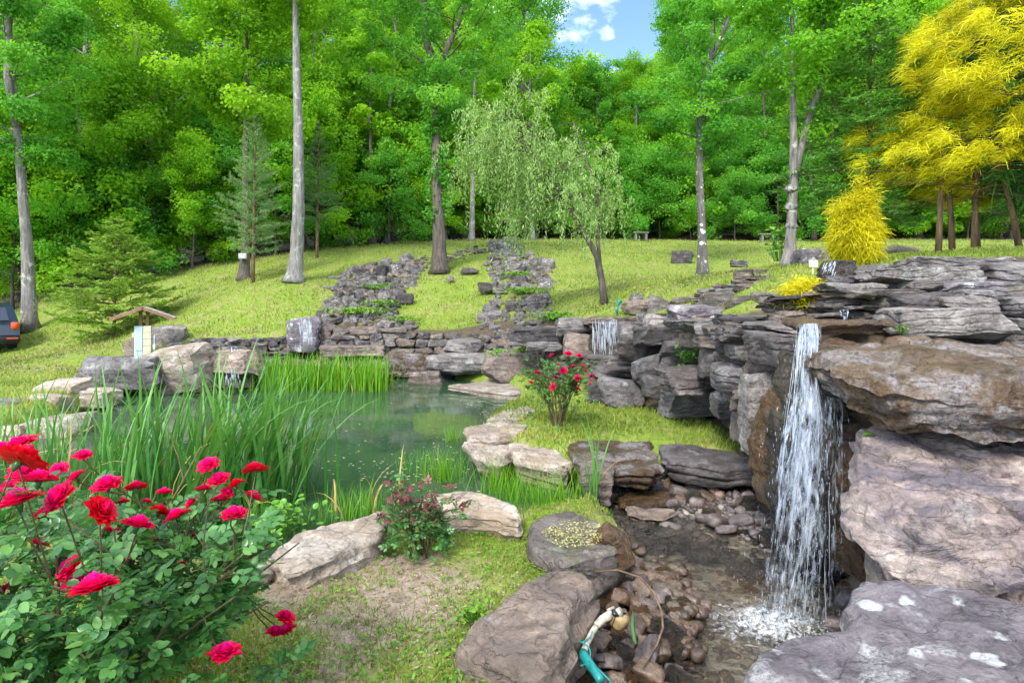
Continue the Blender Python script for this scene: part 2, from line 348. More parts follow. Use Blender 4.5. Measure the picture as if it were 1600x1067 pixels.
M['drop'] = drop_mat()

# ---------------------------------------------------------------- terrain
def poly_sd(x, y, poly):
    """signed distance to a closed polygon, negative inside"""
    poly = np.asarray(poly, float); d = np.full(x.shape, 1e9); ins = np.zeros(x.shape, bool)
    for k in range(len(poly)):
        a, b = poly[k], poly[(k + 1) % len(poly)]; e = b - a; wx, wy = x - a[0], y - a[1]
        tt = np.clip((wx * e[0] + wy * e[1]) / (e @ e + 1e-12), 0, 1)
        d = np.minimum(d, (wx - e[0] * tt) ** 2 + (wy - e[1] * tt) ** 2)
        c = ((a[1] > y) != (b[1] > y)) & (x < (b[0] - a[0]) * (y - a[1]) / (b[1] - a[1] + 1e-12) + a[0])
        ins ^= c
    d = np.sqrt(d); return np.where(ins, -d, d)

POND = [G(px, py, 0) for px, py in [(-260, 800), (-120, 720), (60, 668), (128, 640), (160, 618), (240, 600), (330, 592), (420, 589), (520, 588), (620, 589), (700, 591), (770, 600), (806, 620),
        (812, 640), (770, 662), (738, 690), (735, 718), (800, 738), (880, 748), (900, 765), (908, 800), (885, 822), (830, 834), (770, 842), (665, 850), (600, 872), (510, 895), (410, 925), (320, 925), (180, 900), (0, 880), (-200, 870)]]
BASIN = [G(px, py, 0) for px, py in [(960, 775), (1040, 796), (1100, 820), (1160, 840), (1200, 866), (1320, 866), (1345, 940), (1400, 1010), (1500, 1350), (1040, 1350), (1060, 1040), (1080, 975), (1056, 905), (1000, 880), (962, 850), (925, 806)]]
GRAVEL = [G(px, py, .02) for px, py in [(925, 742), (1040, 738), (1185, 738), (1215, 800), (1225, 880), (1150, 850), (1090, 830), (985, 812), (925, 800)]]
HEAP = [G(px, py, .05) for px, py in [(930, 880), (990, 868), (1060, 905), (1082, 975), (1070, 1060), (1040, 1140), (890, 1140), (895, 1000), (915, 930)]]
PIT = [(.95, 10.4), (2.1, 10.4), (2.35, 11.9), (1.35, 12.05)]          # hollow the middle fall drops into
TERR = [(2.05, -3), (2.05, 3.4), (2.0, 4.2), (2.15, 5.0), (2.6, 6.0), (3.05, 7.3), (2.9, 8.6), (2.2, 9.6), (1.5, 10.4), (1.2, 11.8), (1.0, 12.8), (.1, 14.2), (-1.0, 16.0), (-2.5, 16.6), (-5, 16.8), (-6.4, 16), (-8.9, 15.4),
        (-13, 14.6), (-60, 14), (-60, 900), (900, 900), (900, -3)]
HILL = [(3, 4, 1.0), (2.6, 2.5, .6), (5, 3, 1.2), (3.2, 5.0, 1.35), (3.8, 7, 1.65), (8, 1, 1.8), (12, 6, 2.4)] + [tuple(P(*q)) for q in [
    (1200, 487, 9), (1080, 495, 11), (960, 499, 12.7), (1350, 478, 5.5), (1450, 420, 6.8), (1600, 412, 6.5), (1450, 400, 12), (1240, 413, 12.5), (1200, 426, 12), (1100, 462, 12.5), (945, 475, 14.5),
    (1097, 432, 24), (1062, 412, 26), (1000, 376, 38), (1290, 378, 38), (1500, 385, 30), (1600, 392, 20), (860, 480, 16), (830, 513, 14.6), (690, 515, 17.5), (685, 425, 23), (730, 380, 31), (860, 377, 36), (560, 513, 17.5), (540, 440, 22),
    (560, 400, 27), (455, 438, 21), (300, 522, 17), (300, 450, 24), (400, 405, 29), (230, 545, 16.5), (150, 530, 20), (45, 470, 26), (0, 553, 19.5), (-60, 540, 24), (100, 562, 15.5), (-300, 555, 19), (-200, 470, 34), (200, 430, 32)]]
_h = np.array(HILL)
def _U(r2): return np.where(r2 > 0, .5 * r2 * np.log(r2 + 1e-12), 0)
_K = _U(((_h[:, None, :2] - _h[None, :, :2]) ** 2).sum(-1)) + np.eye(len(_h)) * .35
_Pm = np.concatenate([np.ones((len(_h), 1)), _h[:, :2]], 1)
_A = np.block([[_K, _Pm], [_Pm.T, np.zeros((3, 3))]])
_w = np.linalg.solve(_A, np.concatenate([_h[:, 2], np.zeros(3)]))
def hill(x, y):
    xc = np.clip(x, -26, 26); yc = np.clip(y, 0, 40)
    z = np.full(x.shape, 0.0)
    for k in range(len(_h)):
        z = z + _w[k] * _U((xc - _h[k, 0]) ** 2 + (yc - _h[k, 1]) ** 2)
    z = z + _w[-3] + _w[-2] * xc + _w[-1] * yc
    return z + np.clip(y - 42, 0, 60) * .30 - np.clip(np.abs(x) - 26, 0, 60) * .01
def ground_z(x, y, detail=True):
    x = np.atleast_1d(np.asarray(x, float)); y = np.atleast_1d(np.asarray(y, float))
    near = np.full(x.shape, .30) + .05 * vnoise(np.stack([x * .7, y * .7, 0 * x], -1), 5)
    tsd = poly_sd(x, y, TERR)
    z = near + (hill(x, y) - near) * sstep(.1, -.8, tsd)
    for poly, lev, wdt in ((GRAVEL, .03, .25), (HEAP, .0, .2), (PIT, .72, .2)):
        s = poly_sd(x, y, poly); z = z + (lev - z) * sstep(wdt, -.05, s)
    s = poly_sd(x, y, BASIN); z = z + (-.09 - z) * sstep(.15, -.12, s)
    s = poly_sd(x, y, POND); z = z + (-np.clip(.10 - s * .30, .1, .8) - z) * sstep(.28, -.10, s)
    if detail:
        z = z + .02 * fbm(np.stack([x * 1.9, y * 1.9, 0 * x], -1), 3, 9)
    return z
def gz(x, y): return float(ground_z(x, y)[0])
def hit(px, py, y0=1.5, y1=60):
    """where the line of sight through a photo point meets the ground"""
    ys = np.concatenate([np.arange(y0, 20, .05), np.arange(20, y1, .2)])
    xs = (px - 800) * ys / F_PX; zs = ZC + (HOR - py) * ys / F_PX
    g = ground_z(xs, ys); k = np.argmax(zs < g) if (zs < g).any() else len(ys) - 1
    return np.array((xs[k], ys[k], g[k]))

def axis(lo, hi, dense_lo, dense_hi, step, grow):
    a = list(np.arange(dense_lo, dense_hi + 1e-6, step)); s = step; x = a[-1]
    while x < hi: s *= grow; x += s; a.append(x)
    s = step; x = a[0]
    while x > lo: s *= grow; x -= s; a.insert(0, x)
    return np.array(a)
gx = axis(-900, 900, -11, 6.5, .14, 1.09); gy = axis(-60, 1500, 1.4, 18.5, .14, 1.05)
GX, GY = np.meshgrid(gx, gy); fx, fy = GX.ravel(), GY.ravel()
FZ = ground_z(fx, fy)
nx, ny = len(gx), len(gy)
ii = (np.arange(ny - 1)[:, None] * nx + np.arange(nx - 1)[None]).ravel()
gquads = np.stack([ii, ii + 1, ii + nx + 1, ii + nx], -1)
def grass_amount(x, y):
    """how much turf grows there: thin on the worn bank in front, full on the lawns"""
    n = fbm(np.stack([x * 1.1, y * 1.1, 0 * x], -1), 3, 21)
    g = np.where(y < 6.2, .66 + .40 * n, .85)
    worn = np.exp(-(((x + .6) / .8) ** 2 + ((y - 3.2) / 1.1) ** 2)); g = g - .22 * worn
    g = np.where((y < 6.2) & (x > -.6) & (y > 4.3), g + .25, g)
    return g
FOREST_LINE = [(-60, 22), (-26, 23.5), (-20, 25), (-15, 27.5), (-11, 30), (-7, 32.0), (-4, 33), (-1, 37), (4, 40), (12, 41), (22, 41), (26, 36), (60, 30), (900, 30), (900, 1500), (-900, 1500), (-900, 22)]
def rocky(x, y):
    """bare earth between the rocks of the banks"""
    t = poly_sd(x, y, TERR); return np.maximum(sstep(1.3, .9, np.abs(t + .45) * np.where(y > 13.6, 2.2, 1.45)) * (x > -6.2), ((t < .3) & (y < 6.9) & (x > 1.5)) * 1.0)
fsd = poly_sd(fx, fy, FOREST_LINE)
wet = np.clip(sstep(.1, -.1, poly_sd(fx, fy, BASIN)) * .5 + sstep(.1, -.1, poly_sd(fx, fy, GRAVEL)) * .5 + sstep(.1, -.1, poly_sd(fx, fy, HEAP)) * .5, 0, .5)
wet = np.maximum(wet, sstep(.05, -.5, poly_sd(fx, fy, POND)))
gme = mesh_from('ground', np.stack([fx, fy, FZ], -1), [gquads], {'grass': grass_amount(fx, fy), 'litter': np.maximum(sstep(.6, -1.2, fsd + .8 * vnoise(np.stack([fx * .8, fy * .8, 0 * fx], -1), 3)), rocky(fx, fy)), 'wet': wet}, True, [M['ground']])
ground = link('ground', gme); ground['kind'] = 'structure'; ground['label'] = 'grassy sloping lawn and bare earth bank around the pond'

def water_sheet(name, poly, z, mat, grow, step, label):
    p = np.array(poly); x = np.arange(p[:, 0].min() - 1, p[:, 0].max() + 1, step); y = np.arange(p[:, 1].min() - 1, p[:, 1].max() + 1, step)
    X, Y = np.meshgrid(x, y); n = len(x); k = (np.arange(len(y) - 1)[:, None] * n + np.arange(n - 1)[None]).ravel()
    q = np.stack([k, k + 1, k + n + 1, k + n], -1); s = poly_sd(X.ravel(), Y.ravel(), poly)
    q = q[(s[q] < grow).any(1)]
    used = np.unique(q); rm = np.full(len(s), -1); rm[used] = np.arange(len(used))
    v = np.stack([X.ravel(), Y.ravel(), np.full(len(s), z)], -1)[used]
    o = link(name, mesh_from(name, v, [rm[q]], None, True, [mat])); o['kind'] = 'structure'; o['label'] = label
    return o
water_sheet('pond_water', POND, 0.0, M['pond'], .22, .12, 'still green pond water reflecting the trees')
water_sheet('stream_water', BASIN, -.008, M['brook'], .2, .06, 'shallow rippling stream below the near waterfall')
# ---------------------------------------------------------------- rocks
_ico = {}
def ico(level):
    if level in _ico: return _ico[level]
    g = (1 + 5 ** .5) / 2
    v = np.array([(-1, g, 0), (1, g, 0), (-1, -g, 0), (1, -g, 0), (0, -1, g), (0, 1, g), (0, -1, -g), (0, 1, -g), (g, 0, -1), (g, 0, 1), (-g, 0, -1), (-g, 0, 1)], float)
    f = np.array([(0, 11, 5), (0, 5, 1), (0, 1, 7), (0, 7, 10), (0, 10, 11), (1, 5, 9), (5, 11, 4), (11, 10, 2), (10, 7, 6), (7, 1, 8), (3, 9, 4), (3, 4, 2), (3, 2, 6), (3, 6, 8), (3, 8, 9), (4, 9, 5), (2, 4, 11), (6, 2, 10), (8, 6, 7), (9, 8, 1)])
    v /= np.linalg.norm(v, axis=1)[:, None]
    for _ in range(level):
        e = np.sort(np.concatenate([f[:, [0, 1]], f[:, [1, 2]], f[:, [2, 0]]]), 1)
        u, inv = np.unique(e, axis=0, return_inverse=True); inv = inv.ravel()
        m = v[u].mean(1); m /= np.linalg.norm(m, axis=1)[:, None]; k = len(v) + inv; n = len(f); a, b, c = k[:n], k[n:2 * n], k[2 * n:]
        f = np.concatenate([np.stack([f[:, 0], a, c], 1), np.stack([f[:, 1], b, a], 1), np.stack([f[:, 2], c, b], 1), np.stack([a, b, c], 1)])
        v = np.concatenate([v, m])
    _ico[level] = (v, f); return v, f

def rock_verts(seed, dims, level=3, sharp=60, chamfers=10, rough=.05, strata=.04, tilt=.13):
    rs = np.random.RandomState(seed); d, f = ico(level)
    nr = [np.array(s) for s in ((1., 0, 0), (-1., 0, 0), (0, 1., 0), (0, -1., 0), (0, 0, 1.), (0, 0, -1.))]
    pl = [(n + rs.normal(0, tilt, 3), rs.uniform(.82, 1.0)) for n in nr]
    for _ in range(chamfers):
        n = rs.normal(0, 1, 3); pl.append((n, rs.uniform(1.0, 1.32)))
    s = 0
    for n, dd in pl:
        n = n / np.linalg.norm(n); s = s + np.clip(d @ n / dd, 0, None) ** sharp
    p = d * (s ** (-1 / sharp))[:, None]
    dims = np.asarray(dims, float)
    lo, hi = p.min(0), p.max(0); p = (p - (lo + hi) / 2) / (hi - lo)            # unit box
    q = p * dims; L = float(np.cbrt(np.prod(dims))); off = rs.uniform(0, 50, 3)
    a = fbm(q / L * 1.9 + off, 5 if level > 2 else 3, seed % 97, .5)
    c = 1 - 2 * np.abs(vnoise(q / L * np.array((2.2, 2.2, 4.0)) + off + 9, seed % 89))          # creases
    q = q + d * ((a * rough - np.clip(c - .55, 0, 1) * rough * 1.3) * L)[:, None] * np.array((1, 1, .7))
    if strata:
        zz = q[:, 2] / L * 8 + .9 * fbm(q / L * 1.3 + off, 2, 4); k = np.floor(zz); fr = zz - k
        h0, h1 = hash3(k.astype(np.int64), 0, 0, seed), hash3(k.astype(np.int64) + 1, 0, 0, seed)
        st = (h0 + (h1 - h0) * sstep(.8, 1.0, fr)) * 2 - 1 - 1.2 * np.exp(-((fr - .9) / .09) ** 2)
        q[:, :2] *= (1 + strata * st)[:, None]
        q[:, 2] += L * .012 * vnoise(q / L * 12 + off, 8)
    return q, f
def rock_mesh(name, seed, dims, mat, level=3, **k):
    q, f = rock_verts(seed, dims, level, **k)
    me = mesh_from(name, q, [f], None, True, [mat])
    if level > 2: me.set_sharp_from_angle(angle=R(34))
    return me

_seed = [100]
def boulder(name, label, cat, x0, y0, x1, y1, Y, D, mat, level=4, rz=None, sink=None, group=None, tilt=(0, 0), W=None, **k):
    """a rock that fills the given stretch of the view at distance Y and is D metres deep"""
    _seed[0] += 1; rs = np.random.RandomState(_seed[0])
    ym = Y + D * .5
    if Y > 8.5: level = min(level, 3)
    if sink is None: sink = .28 if 5.5 < Y < 13.3 else .15
    zb = ZC - (y1 - HOR) * Y / F_PX
    yt = Y + D * .65 if y0 > HOR else Y + D * .3
    zt = ZC - (y0 - HOR) * yt / F_PX
    h = max(zt - zb, .06); zb2 = zb - sink * h; h2 = zt - zb2
    w = (x1 - x0) * ym / F_PX * 1.05
    me = rock_mesh(name, _seed[0], (w, D, h2), M[mat], level, **k)
    o = link(name, me, None, (((x0 + x1) / 2 - 800) * ym / F_PX, ym, zb2 + h2 / 2), (tilt[0], tilt[1], rs.uniform(-.12, .12) if rz is None else rz))
    if label: tag(o, label, cat, group)
    return o

def slab(name, label, cat, top, ztop, thick, mat, seed, under=.12, rough=.02, edge=.035, wob=.03, dz=.02, n=150, tiltfn=None, strata=.02, group=None, dome=0.0):
    """a rock whose upper face has the given outline in plan; ztop a height or a function of x, y"""
    top = np.asarray(top, float); m = len(top)
    # smooth closed resample
    seg = np.linalg.norm(np.roll(top, -1, 0) - top, axis=1); cum = np.concatenate([[0], np.cumsum(seg)]); tot = cum[-1]
    s = np.arange(n) / n * tot; cl = np.concatenate([top, top[:1]])
    b = np.stack([np.interp(s, cum, cl[:, k]) for k in (0, 1)], -1)
    for _ in range(2): b = (np.roll(b, 1, 0) + 2 * b + np.roll(b, -1, 0)) / 4
    if ((np.roll(b, -1, 0)[:, 0] - b[:, 0]) * (np.roll(b, -1, 0)[:, 1] + b[:, 1])).sum() > 0: b = b[::-1]
    c = b.mean(0); tg = np.roll(b, -1, 0) - np.roll(b, 1, 0); tg /= np.linalg.norm(tg, axis=1)[:, None]; nr = np.stack([tg[:, 1], -tg[:, 0]], -1)
    b = b + nr * (wob * fbm(np.concatenate([b * 4, np.full((n, 1), seed)], 1), 4, seed))[:, None]
    size = math.sqrt(abs(tot) ** 2 / 16)
    rings = []
    NT_ = 30 if n > 200 else 16
    for t in np.linspace(.06, 1, NT_) ** .8:
        rings.append((c + (b - edge * nr - c) * t, np.zeros(n), np.full(n, t)))
    for a in (.3, .65, 1.0):
        rings.append((b - edge * (1 - math.sin(a * math.pi / 2)) * nr, np.full(n, -edge * (1 - math.cos(a * math.pi / 2))), np.ones(n)))
    for t in np.linspace(.06, 1, 18 if n > 200 else 10):
        lay = vnoise(np.stack([np.full(n, t * 7 + seed), b[:, 0] * .7, b[:, 1] * .7], -1), 5)
        rings.append((b - nr * (under * t ** 1.6 - strata * 2 * lay)[:, None] * 1.0, np.full(n, -edge - t * (thick - edge)), np.ones(n)))
    rings.append((c + (b - c) * .5, np.full(n, -thick), np.ones(n)))
    V = []
    zf = ztop if callable(ztop) else (lambda x, y: np.full(np.shape(x), float(ztop)))
    for xy, dzv, t in rings:
        z = zf(xy[:, 0], xy[:, 1]) + dzv
        V.append(np.concatenate([xy, z[:, None]], 1))
    V = np.concatenate(V)
    ctr = np.array([[c[0], c[1], float(np.atleast_1d(zf(c[0], c[1]))[0])]]); bot = np.array([[c[0], c[1], float(np.atleast_1d(zf(c[0], c[1]))[0]) - thick]])
    k = len(rings); V = np.concatenate([V, ctr, bot])
    if dome: V[:NT_ * n, 2] += dome * (1 - np.concatenate([np.full(n, t) for t in np.linspace(.06, 1, NT_) ** .8]) ** 2); V[-2, 2] += dome
    rid = np.clip(1 - 2.2 * np.abs(vnoise(V * (3.2, 3.2, 6) + seed, seed + 5)) - .35, 0, 1) + .6 * np.clip(1 - 2.2 * np.abs(vnoise(V * (8, 8, 12) + seed, seed + 6)) - .35, 0, 1)
    V[:, 2] -= dz * .8 * rid; V[:, :2] += (c - V[:, :2]) / (np.linalg.norm(c - V[:, :2], axis=1)[:, None] + .05) * (rid * rough * .9)[:, None]
    V[:, 2] += dz * fbm(V * 2.4 + seed, 5, seed) + dz * .3 * vnoise(V * 17, seed)
    V[:, 0] += rough * fbm(V * 5 + 3 + seed, 4, seed + 1); V[:, 1] += rough * fbm(V * 5 + 9 + seed, 4, seed + 2)
    i = np.arange(k - 1)[:, None] * n + np.arange(n)[None]; j = np.arange(k - 1)[:, None] * n + (np.arange(n)[None] + 1) % n
    q = np.stack([i, i + n, j + n, j], -1).reshape(-1, 4)
    a = np.arange(n); t1 = np.stack([np.full(n, k * n), a, (a + 1) % n], -1); t2 = np.stack([np.full(n, k * n + 1), (k - 1) * n + (a + 1) % n, (k - 1) * n + a], -1)
    o_ = np.array((c[0], c[1], bot[0, 2]))
    me = mesh_from(name, V - o_, [q, t1, t2], None, True, [M[mat]]); me.set_sharp_from_angle(angle=R(38))
    o = link(name, me, None, o_)
    if label: tag(o, label, cat, group)
    return o
def GP(pts, z): return [G(a, b, z) for a, b in pts]

# --- foreground bank rocks
def plane_z(p0, gx_, gy_, z0): return lambda x, y: z0 + gx_ * (x - p0[0]) + gy_ * (y - p0[1])
slab('rock_slab', 'long flat tan slab at the pond edge behind the purple-leaved rose bush', 'rock', GP([(419, 866), (458, 838), (503, 821), (550, 816), (594, 798), (608, 824), (563, 846), (524, 864), (470, 884), (450, 888)], .46), .46, .34, 'pale', 11, under=.03, n=170)
slab('rock_slab', 'low brown rock between the big rose bush and the tan slab', 'rock', GP([(330, 890), (380, 872), (425, 872), (436, 884), (420, 897), (360, 912), (330, 908)], .40), .40, .28, 'brown', 12, n=90)
slab('rock_slab', 'pale cracked flat slab behind the purple-leaved rose bush, right of the tan slab', 'rock', GP([(655, 780), (690, 768), (750, 767), (790, 780), (818, 800), (816, 812), (770, 806), (700, 800), (662, 793)], .44), .44, .30, 'pale', 13, under=.02, n=150)
slab('rock_slab', 'grey flat rock strewn with yellow debris at the edge of the stream', 'rock', GP([(826, 812), (862, 794), (886, 789), (925, 806), (978, 832), (965, 852), (930, 866), (885, 872), (835, 858), (824, 838)], .42), lambda x, y: .40 + .02 * x, .36, 'mossy', 14, under=.05, n=150)
slab('rock_slab', 'large smooth brownish rock in front, beside the wet cobbles', 'rock', GP([(714, 992), (740, 970), (790, 935), (835, 898), (868, 880), (915, 886), (928, 900), (915, 926), (890, 950), (893, 985), (875, 1015), (838, 1034), (790, 1018), (738, 1010)], .48), lambda x, y: .48 + .05 * (x - .2), .34, 'brown', 15, under=.0, n=200, edge=.05, dz=.03)
boulder('rock', 'small brown rock tucked under the front of the grey debris-strewn slab', 'rock', 822, 852, 872, 892, 4.0, .3, 'brown', 3)
boulder('rock', 'dark grey rock cut off by the bottom edge below the smooth brownish rock', 'rock', 800, 1042, 895, 1120, 2.45, .35, 'grey', 4)
boulder('rock', 'upright reddish brown stone shard leaning over the cobbles', 'rock', 925, 818, 982, 896, 3.75, .16, 'wet', 3, rz=-.5, tilt=(.2, -.5))

# --- pond edge slabs at the small lawn
slab('rock_slab', 'pale tan slab at the pond edge, nearest the tall green rushes', 'rock', GP([(726, 690), (760, 682), (818, 678), (826, 690), (795, 706), (780, 714), (740, 706)], .27), .27, .3, 'pale', 21, n=120)
slab('rock_slab', 'light grey layered slab wedged at the pond edge behind the pale tan slab', 'rock', GP([(728, 668), (765, 658), (822, 662), (820, 674), (770, 680), (732, 680)], .37), .37, .42, 'pale', 22, n=110)
slab('rock_slab', 'thin tan slab tapering along the pond edge beside the small lawn', 'rock', GP([(760, 655), (782, 640), (822, 632), (838, 640), (822, 652), (795, 662)], .37), .37, .42, 'pale', 23, n=100)
slab('rock_slab', 'long brown slab sloping down from the pale slab to the rushes', 'rock', GP([(795, 694), (830, 690), (870, 700), (892, 716), (888, 730), (840, 722), (800, 712)], .29), lambda x, y: .29 - .04 * (x - .3), .3, 'pale', 24, n=120)
slab('rock_slab', 'broad dark slab with an orange wet front edge overhanging the little pool', 'rock', GP([(888, 690), (950, 684), (1018, 690), (1024, 704), (1042, 728), (1020, 737), (960, 733), (905, 722), (886, 706)], .36), .36, .17, 'wetslab', 25, n=170, under=.10)
slab('rock_slab', 'dark flat slab at the front edge of the small lawn, right of the overhanging slab', 'rock', GP([(1028, 697), (1060, 690), (1140, 703), (1180, 716), (1182, 730), (1100, 728), (1040, 716)], .34), .34, .22, 'dark', 26, n=150, under=.05)
boulder('rock', 'squarish reddish brown block holding up the overhanging slab', 'rock', 905, 722, 958, 785, 5.5, .4, 'brown', 4)
boulder('rock', 'mossy dark rock in the shade under the overhanging slab', 'rock', 965, 738, 1010, 762, 5.95, .3, 'wetdark', 3)
slab('rock_slab', 'thin orange-brown wet shelf in the little pool under the overhang', 'rock', GP([(958, 775), (990, 764), (1050, 768), (1058, 780), (1010, 788), (965, 786)], .08), .09, .12, 'wet', 27, n=100)
slab('rock_slab', 'grey step stone at the front of the little pool', 'rock', GP([(975, 790), (1040, 790), (1056, 797), (1030, 806), (980, 802)], .07), .08, .14, 'brown', 28, n=90)

# --- right hand rocks by the near waterfall
slab('rock_slab', 'large purple-grey foreground rock with white lichen spots, lower right corner', 'rock', [(.45, 1.2), (.66, 1.93), (.91, 2.17), (1.20, 2.30), (1.40, 2.48), (1.54, 2.68), (1.85, 2.50), (2.15, 2.2), (2.6, 1.9), (2.6, 1.2)], lambda x, y: .72 + .08 * (x - 1.4) - .03 * (y - 2), .75, 'lichen', 31, n=260, edge=.05, dz=.03, under=.10)
slab('rock_slab', 'big pinkish tan rock with dark stains under the wet overhanging slab', 'rock', [(1.90, 3.38), (2.0, 3.62), (2.5, 3.75), (3.4, 3.5), (3.4, 2.25), (2.7, 2.36), (2.15, 2.46), (1.78, 2.62), (1.66, 2.82), (1.74, 3.1)], lambda x, y: .90 + .28 * (y - 2.7) + .05 * np.sin(3 * x), .72, 'tanpink', 32, n=260, edge=.06, dz=.07, rough=.04, under=.10, strata=.035, wob=.06)
slab('rock_slab', 'huge wet brown slab overhanging the pinkish rock, water running over its top', 'rock', [(1.84, 3.45), (1.86, 3.80), (2.02, 4.15), (2.3, 4.35), (3.0, 4.4), (4.2, 4.2), (4.2, 2.62), (3.0, 2.85), (2.5, 2.98), (2.18, 3.08), (1.96, 3.2)], lambda x, y: 1.545 + .085 * (y - 3.1) + .012 * np.sin(5 * x + 2 * y), .33, 'wetslab', 33, n=280, edge=.09, dz=.045, rough=.04, under=.15, strata=.035, wob=.05)
boulder('rock', 'wet brown boulder behind the lower half of the near waterfall', 'rock', 1300, 660, 1400, 900, 3.55, .8, 'wet', 4, rz=.2, strata=.05)
boulder('rock', 'dark wet rock face directly behind the near waterfall', 'rock', 1215, 640, 1330, 930, 3.9, .6, 'wetdark', 4, rz=0, strata=.06, rough=.09)
boulder('rock', 'brown wet rock face left of the near waterfall, above the gravel', 'rock', 1196, 600, 1262, 800, 4.4, .6, 'wet', 4, rz=.2, strata=.03, rough=.09)
boulder('rock', 'dark dripping rock under the lip of the near waterfall', 'rock', 1225, 545, 1300, 650, 4.25, .5, 'wetdark', 4, rz=.1)
slab('rock_slab', 'flat wet brown slab forming the lip of the near waterfall', 'rock', [(1.98, 4.20), (2.02, 4.5), (2.3, 4.75), (2.75, 4.7), (2.72, 4.32), (2.35, 4.22)], 1.78, .10, 'wet', 34, n=120)
B = boulder
B('rock_slab', 'pale weathered slab with a grey top resting on the wet overhanging slab', 'rock', 1385, 480, 1563, 530, 4.3, .55, 'grey', 4, sink=.05, rough=.04, rz=-.05)
B('rock', 'purple-grey slab end at the right edge beneath the squared block', 'rock', 1546, 495, 1660, 540, 4.25, .6, 'grey', 4)
B('rock', 'squared dark block at the right edge between two slabs', 'rock', 1564, 462, 1650, 498, 4.5, .5, 'grey', 4, sink=0)
B('rock', 'dark purple wedge rock with two pale lichen dots', 'rock', 1398, 456, 1480, 494, 4.75, .5, 'dark', 4)
B('rock_slab', 'tapering purple slab between the wedge rock and the squared block', 'rock', 1456, 464, 1535, 487, 4.6, .45, 'grey', 4, sink=0)
B('rock_slab', 'rounded purple slab leaning above the pale weathered slab', 'rock', 1486, 455, 1565, 485, 4.8, .45, 'grey', 4, tilt=(0, .1))
B('rock_slab', 'long dark purple slab near the top of the right stack', 'rock', 1352, 418, 1520, 443, 5.2, .7, 'grey', 4, sink=0)
B('rock', 'dark flat-topped block on the terrace, highest of the right stack', 'rock', 1420, 401, 1512, 424, 5.7, .6, 'grey', 4, sink=.2)
B('rock', 'low dark rock behind the highest block of the right stack', 'rock', 1486, 400, 1562, 424, 6.1, .6, 'grey', 3, sink=.2)
B('rock', 'great purple-grey boulder at the right edge under the conifer trunks', 'rock', 1516, 406, 1660, 446, 5.1, .8, 'grey', 4)
B('rock_slab', 'grey slab with a round pale lichen patch in the right stack', 'rock', 1448, 440, 1545, 460, 5.0, .6, 'lichen', 4, sink=0)
B('rock', 'rock with green lichen at the right edge under the great boulder', 'rock', 1540, 440, 1660, 468, 4.9, .6, 'mossy', 4, sink=0)
B('rock_slab', 'small layered slab wedged in the middle of the right stack', 'rock', 1404, 437, 1452, 456, 5.1, .5, 'mossy', 3, sink=0)
B('rock_slab', 'straight-edged pale slab roofing the dark hollow', 'rock', 1316, 452, 1412, 467, 5.1, .6, 'mossy', 4, sink=0, rough=.02)
B('rock_slab', 'dark purple slab lying over the straight-edged pale slab', 'rock', 1284, 442, 1366, 459, 5.3, .6, 'grey', 4, sink=0)
B('rock_slab', 'mossy slab end below the long dark slab', 'rock', 1356, 438, 1420, 456, 5.3, .6, 'mossy', 3, sink=0)
B('rock', 'dark slab below the little upper fall', 'rock', 1284, 430, 1322, 447, 5.7, .5, 'dark', 3, sink=0)
B('rock', 'purple slab right of the little upper fall', 'rock', 1314, 430, 1358, 446, 5.7, .5, 'dark', 3, sink=0)
B('rock_slab', 'low purple slab behind the yellow shrub branch on the terrace', 'rock', 1338, 412, 1415, 428, 6.2, .6, 'grey', 3, sink=0)
B('rock', 'dark back of the hollow below the roofing slab', 'rock', 1320, 464, 1405, 500, 5.5, .5, 'wetdark', 3)
B('rock', 'mossy stone at the right of the dark hollow', 'rock', 1368, 464, 1408, 492, 5.1, .4, 'mossy', 3)
B('rock', 'whitish boulder beside the forked tree on the terrace', 'rock', 1244, 387, 1294, 416, 11.8, .5, 'lichen', 4)
B('rock', 'pale rock behind the little upper fall', 'rock', 1303, 388, 1328, 406, 11.5, .4, 'lichen', 3)
B('rock', 'pinkish flat rock on the lawn behind the conifer', 'rock', 1372, 382, 1436, 401, 13.5, .7, 'pale', 3)
B('rock', 'dark wet stone the little upper fall runs over', 'rock', 1284, 406, 1332, 436, 6.5, .4, 'wetdark', 3)

# --- rocks between the near fall and the middle fall
B('rock', 'black squared block left of the near waterfall lip', 'rock', 1180, 517, 1244, 570, 5.0, .7, 'dark', 4, rz=.05, sharp=26, chamfers=5)
B('rock_slab', 'flat dark slab lying on the black squared block', 'rock', 1176, 503, 1262, 522, 5.3, .7, 'grey', 4, sink=0)
B('rock', 'purplish upright block left of the black squared block', 'rock', 1136, 514, 1184, 560, 5.9, .6, 'dark', 4, sharp=40)
B('rock_slab', 'long purple slab running back from the black block', 'rock', 1130, 494, 1222, 518, 6.6, .8, 'dark', 4)
B('rock_slab', 'flat purple slab with a brown underside above the leafy sprig', 'rock', 1046, 496, 1140, 518, 7.6, .9, 'grey', 4, sink=0)
B('rock', 'brown block under the flat purple slab', 'rock', 1070, 512, 1137, 541, 7.8, .6, 'brown', 4)
B('rock', 'dark purple boulder with white lichen on its left face', 'rock', 990, 503, 1074, 536, 9.2, .8, 'dark', 4)
B('rock', 'dark rounded boulder at the foot of the middle waterfall', 'rock', 958, 526, 1040, 561, 9.8, .8, 'dark', 4)
B('rock', 'grey mottled boulder on top of the terrace edge', 'rock', 1044, 475, 1116, 502, 9.6, .8, 'lichen', 4)
B('rock', 'flat dark rock behind the leafy sprig', 'rock', 1030, 532, 1090, 556, 8.8, .6, 'dark', 3)
B('rock', 'tilted angular grey rock left of the leafy sprig', 'rock', 1028, 540, 1070, 584, 8.9, .5, 'grey', 4, tilt=(0, .35))
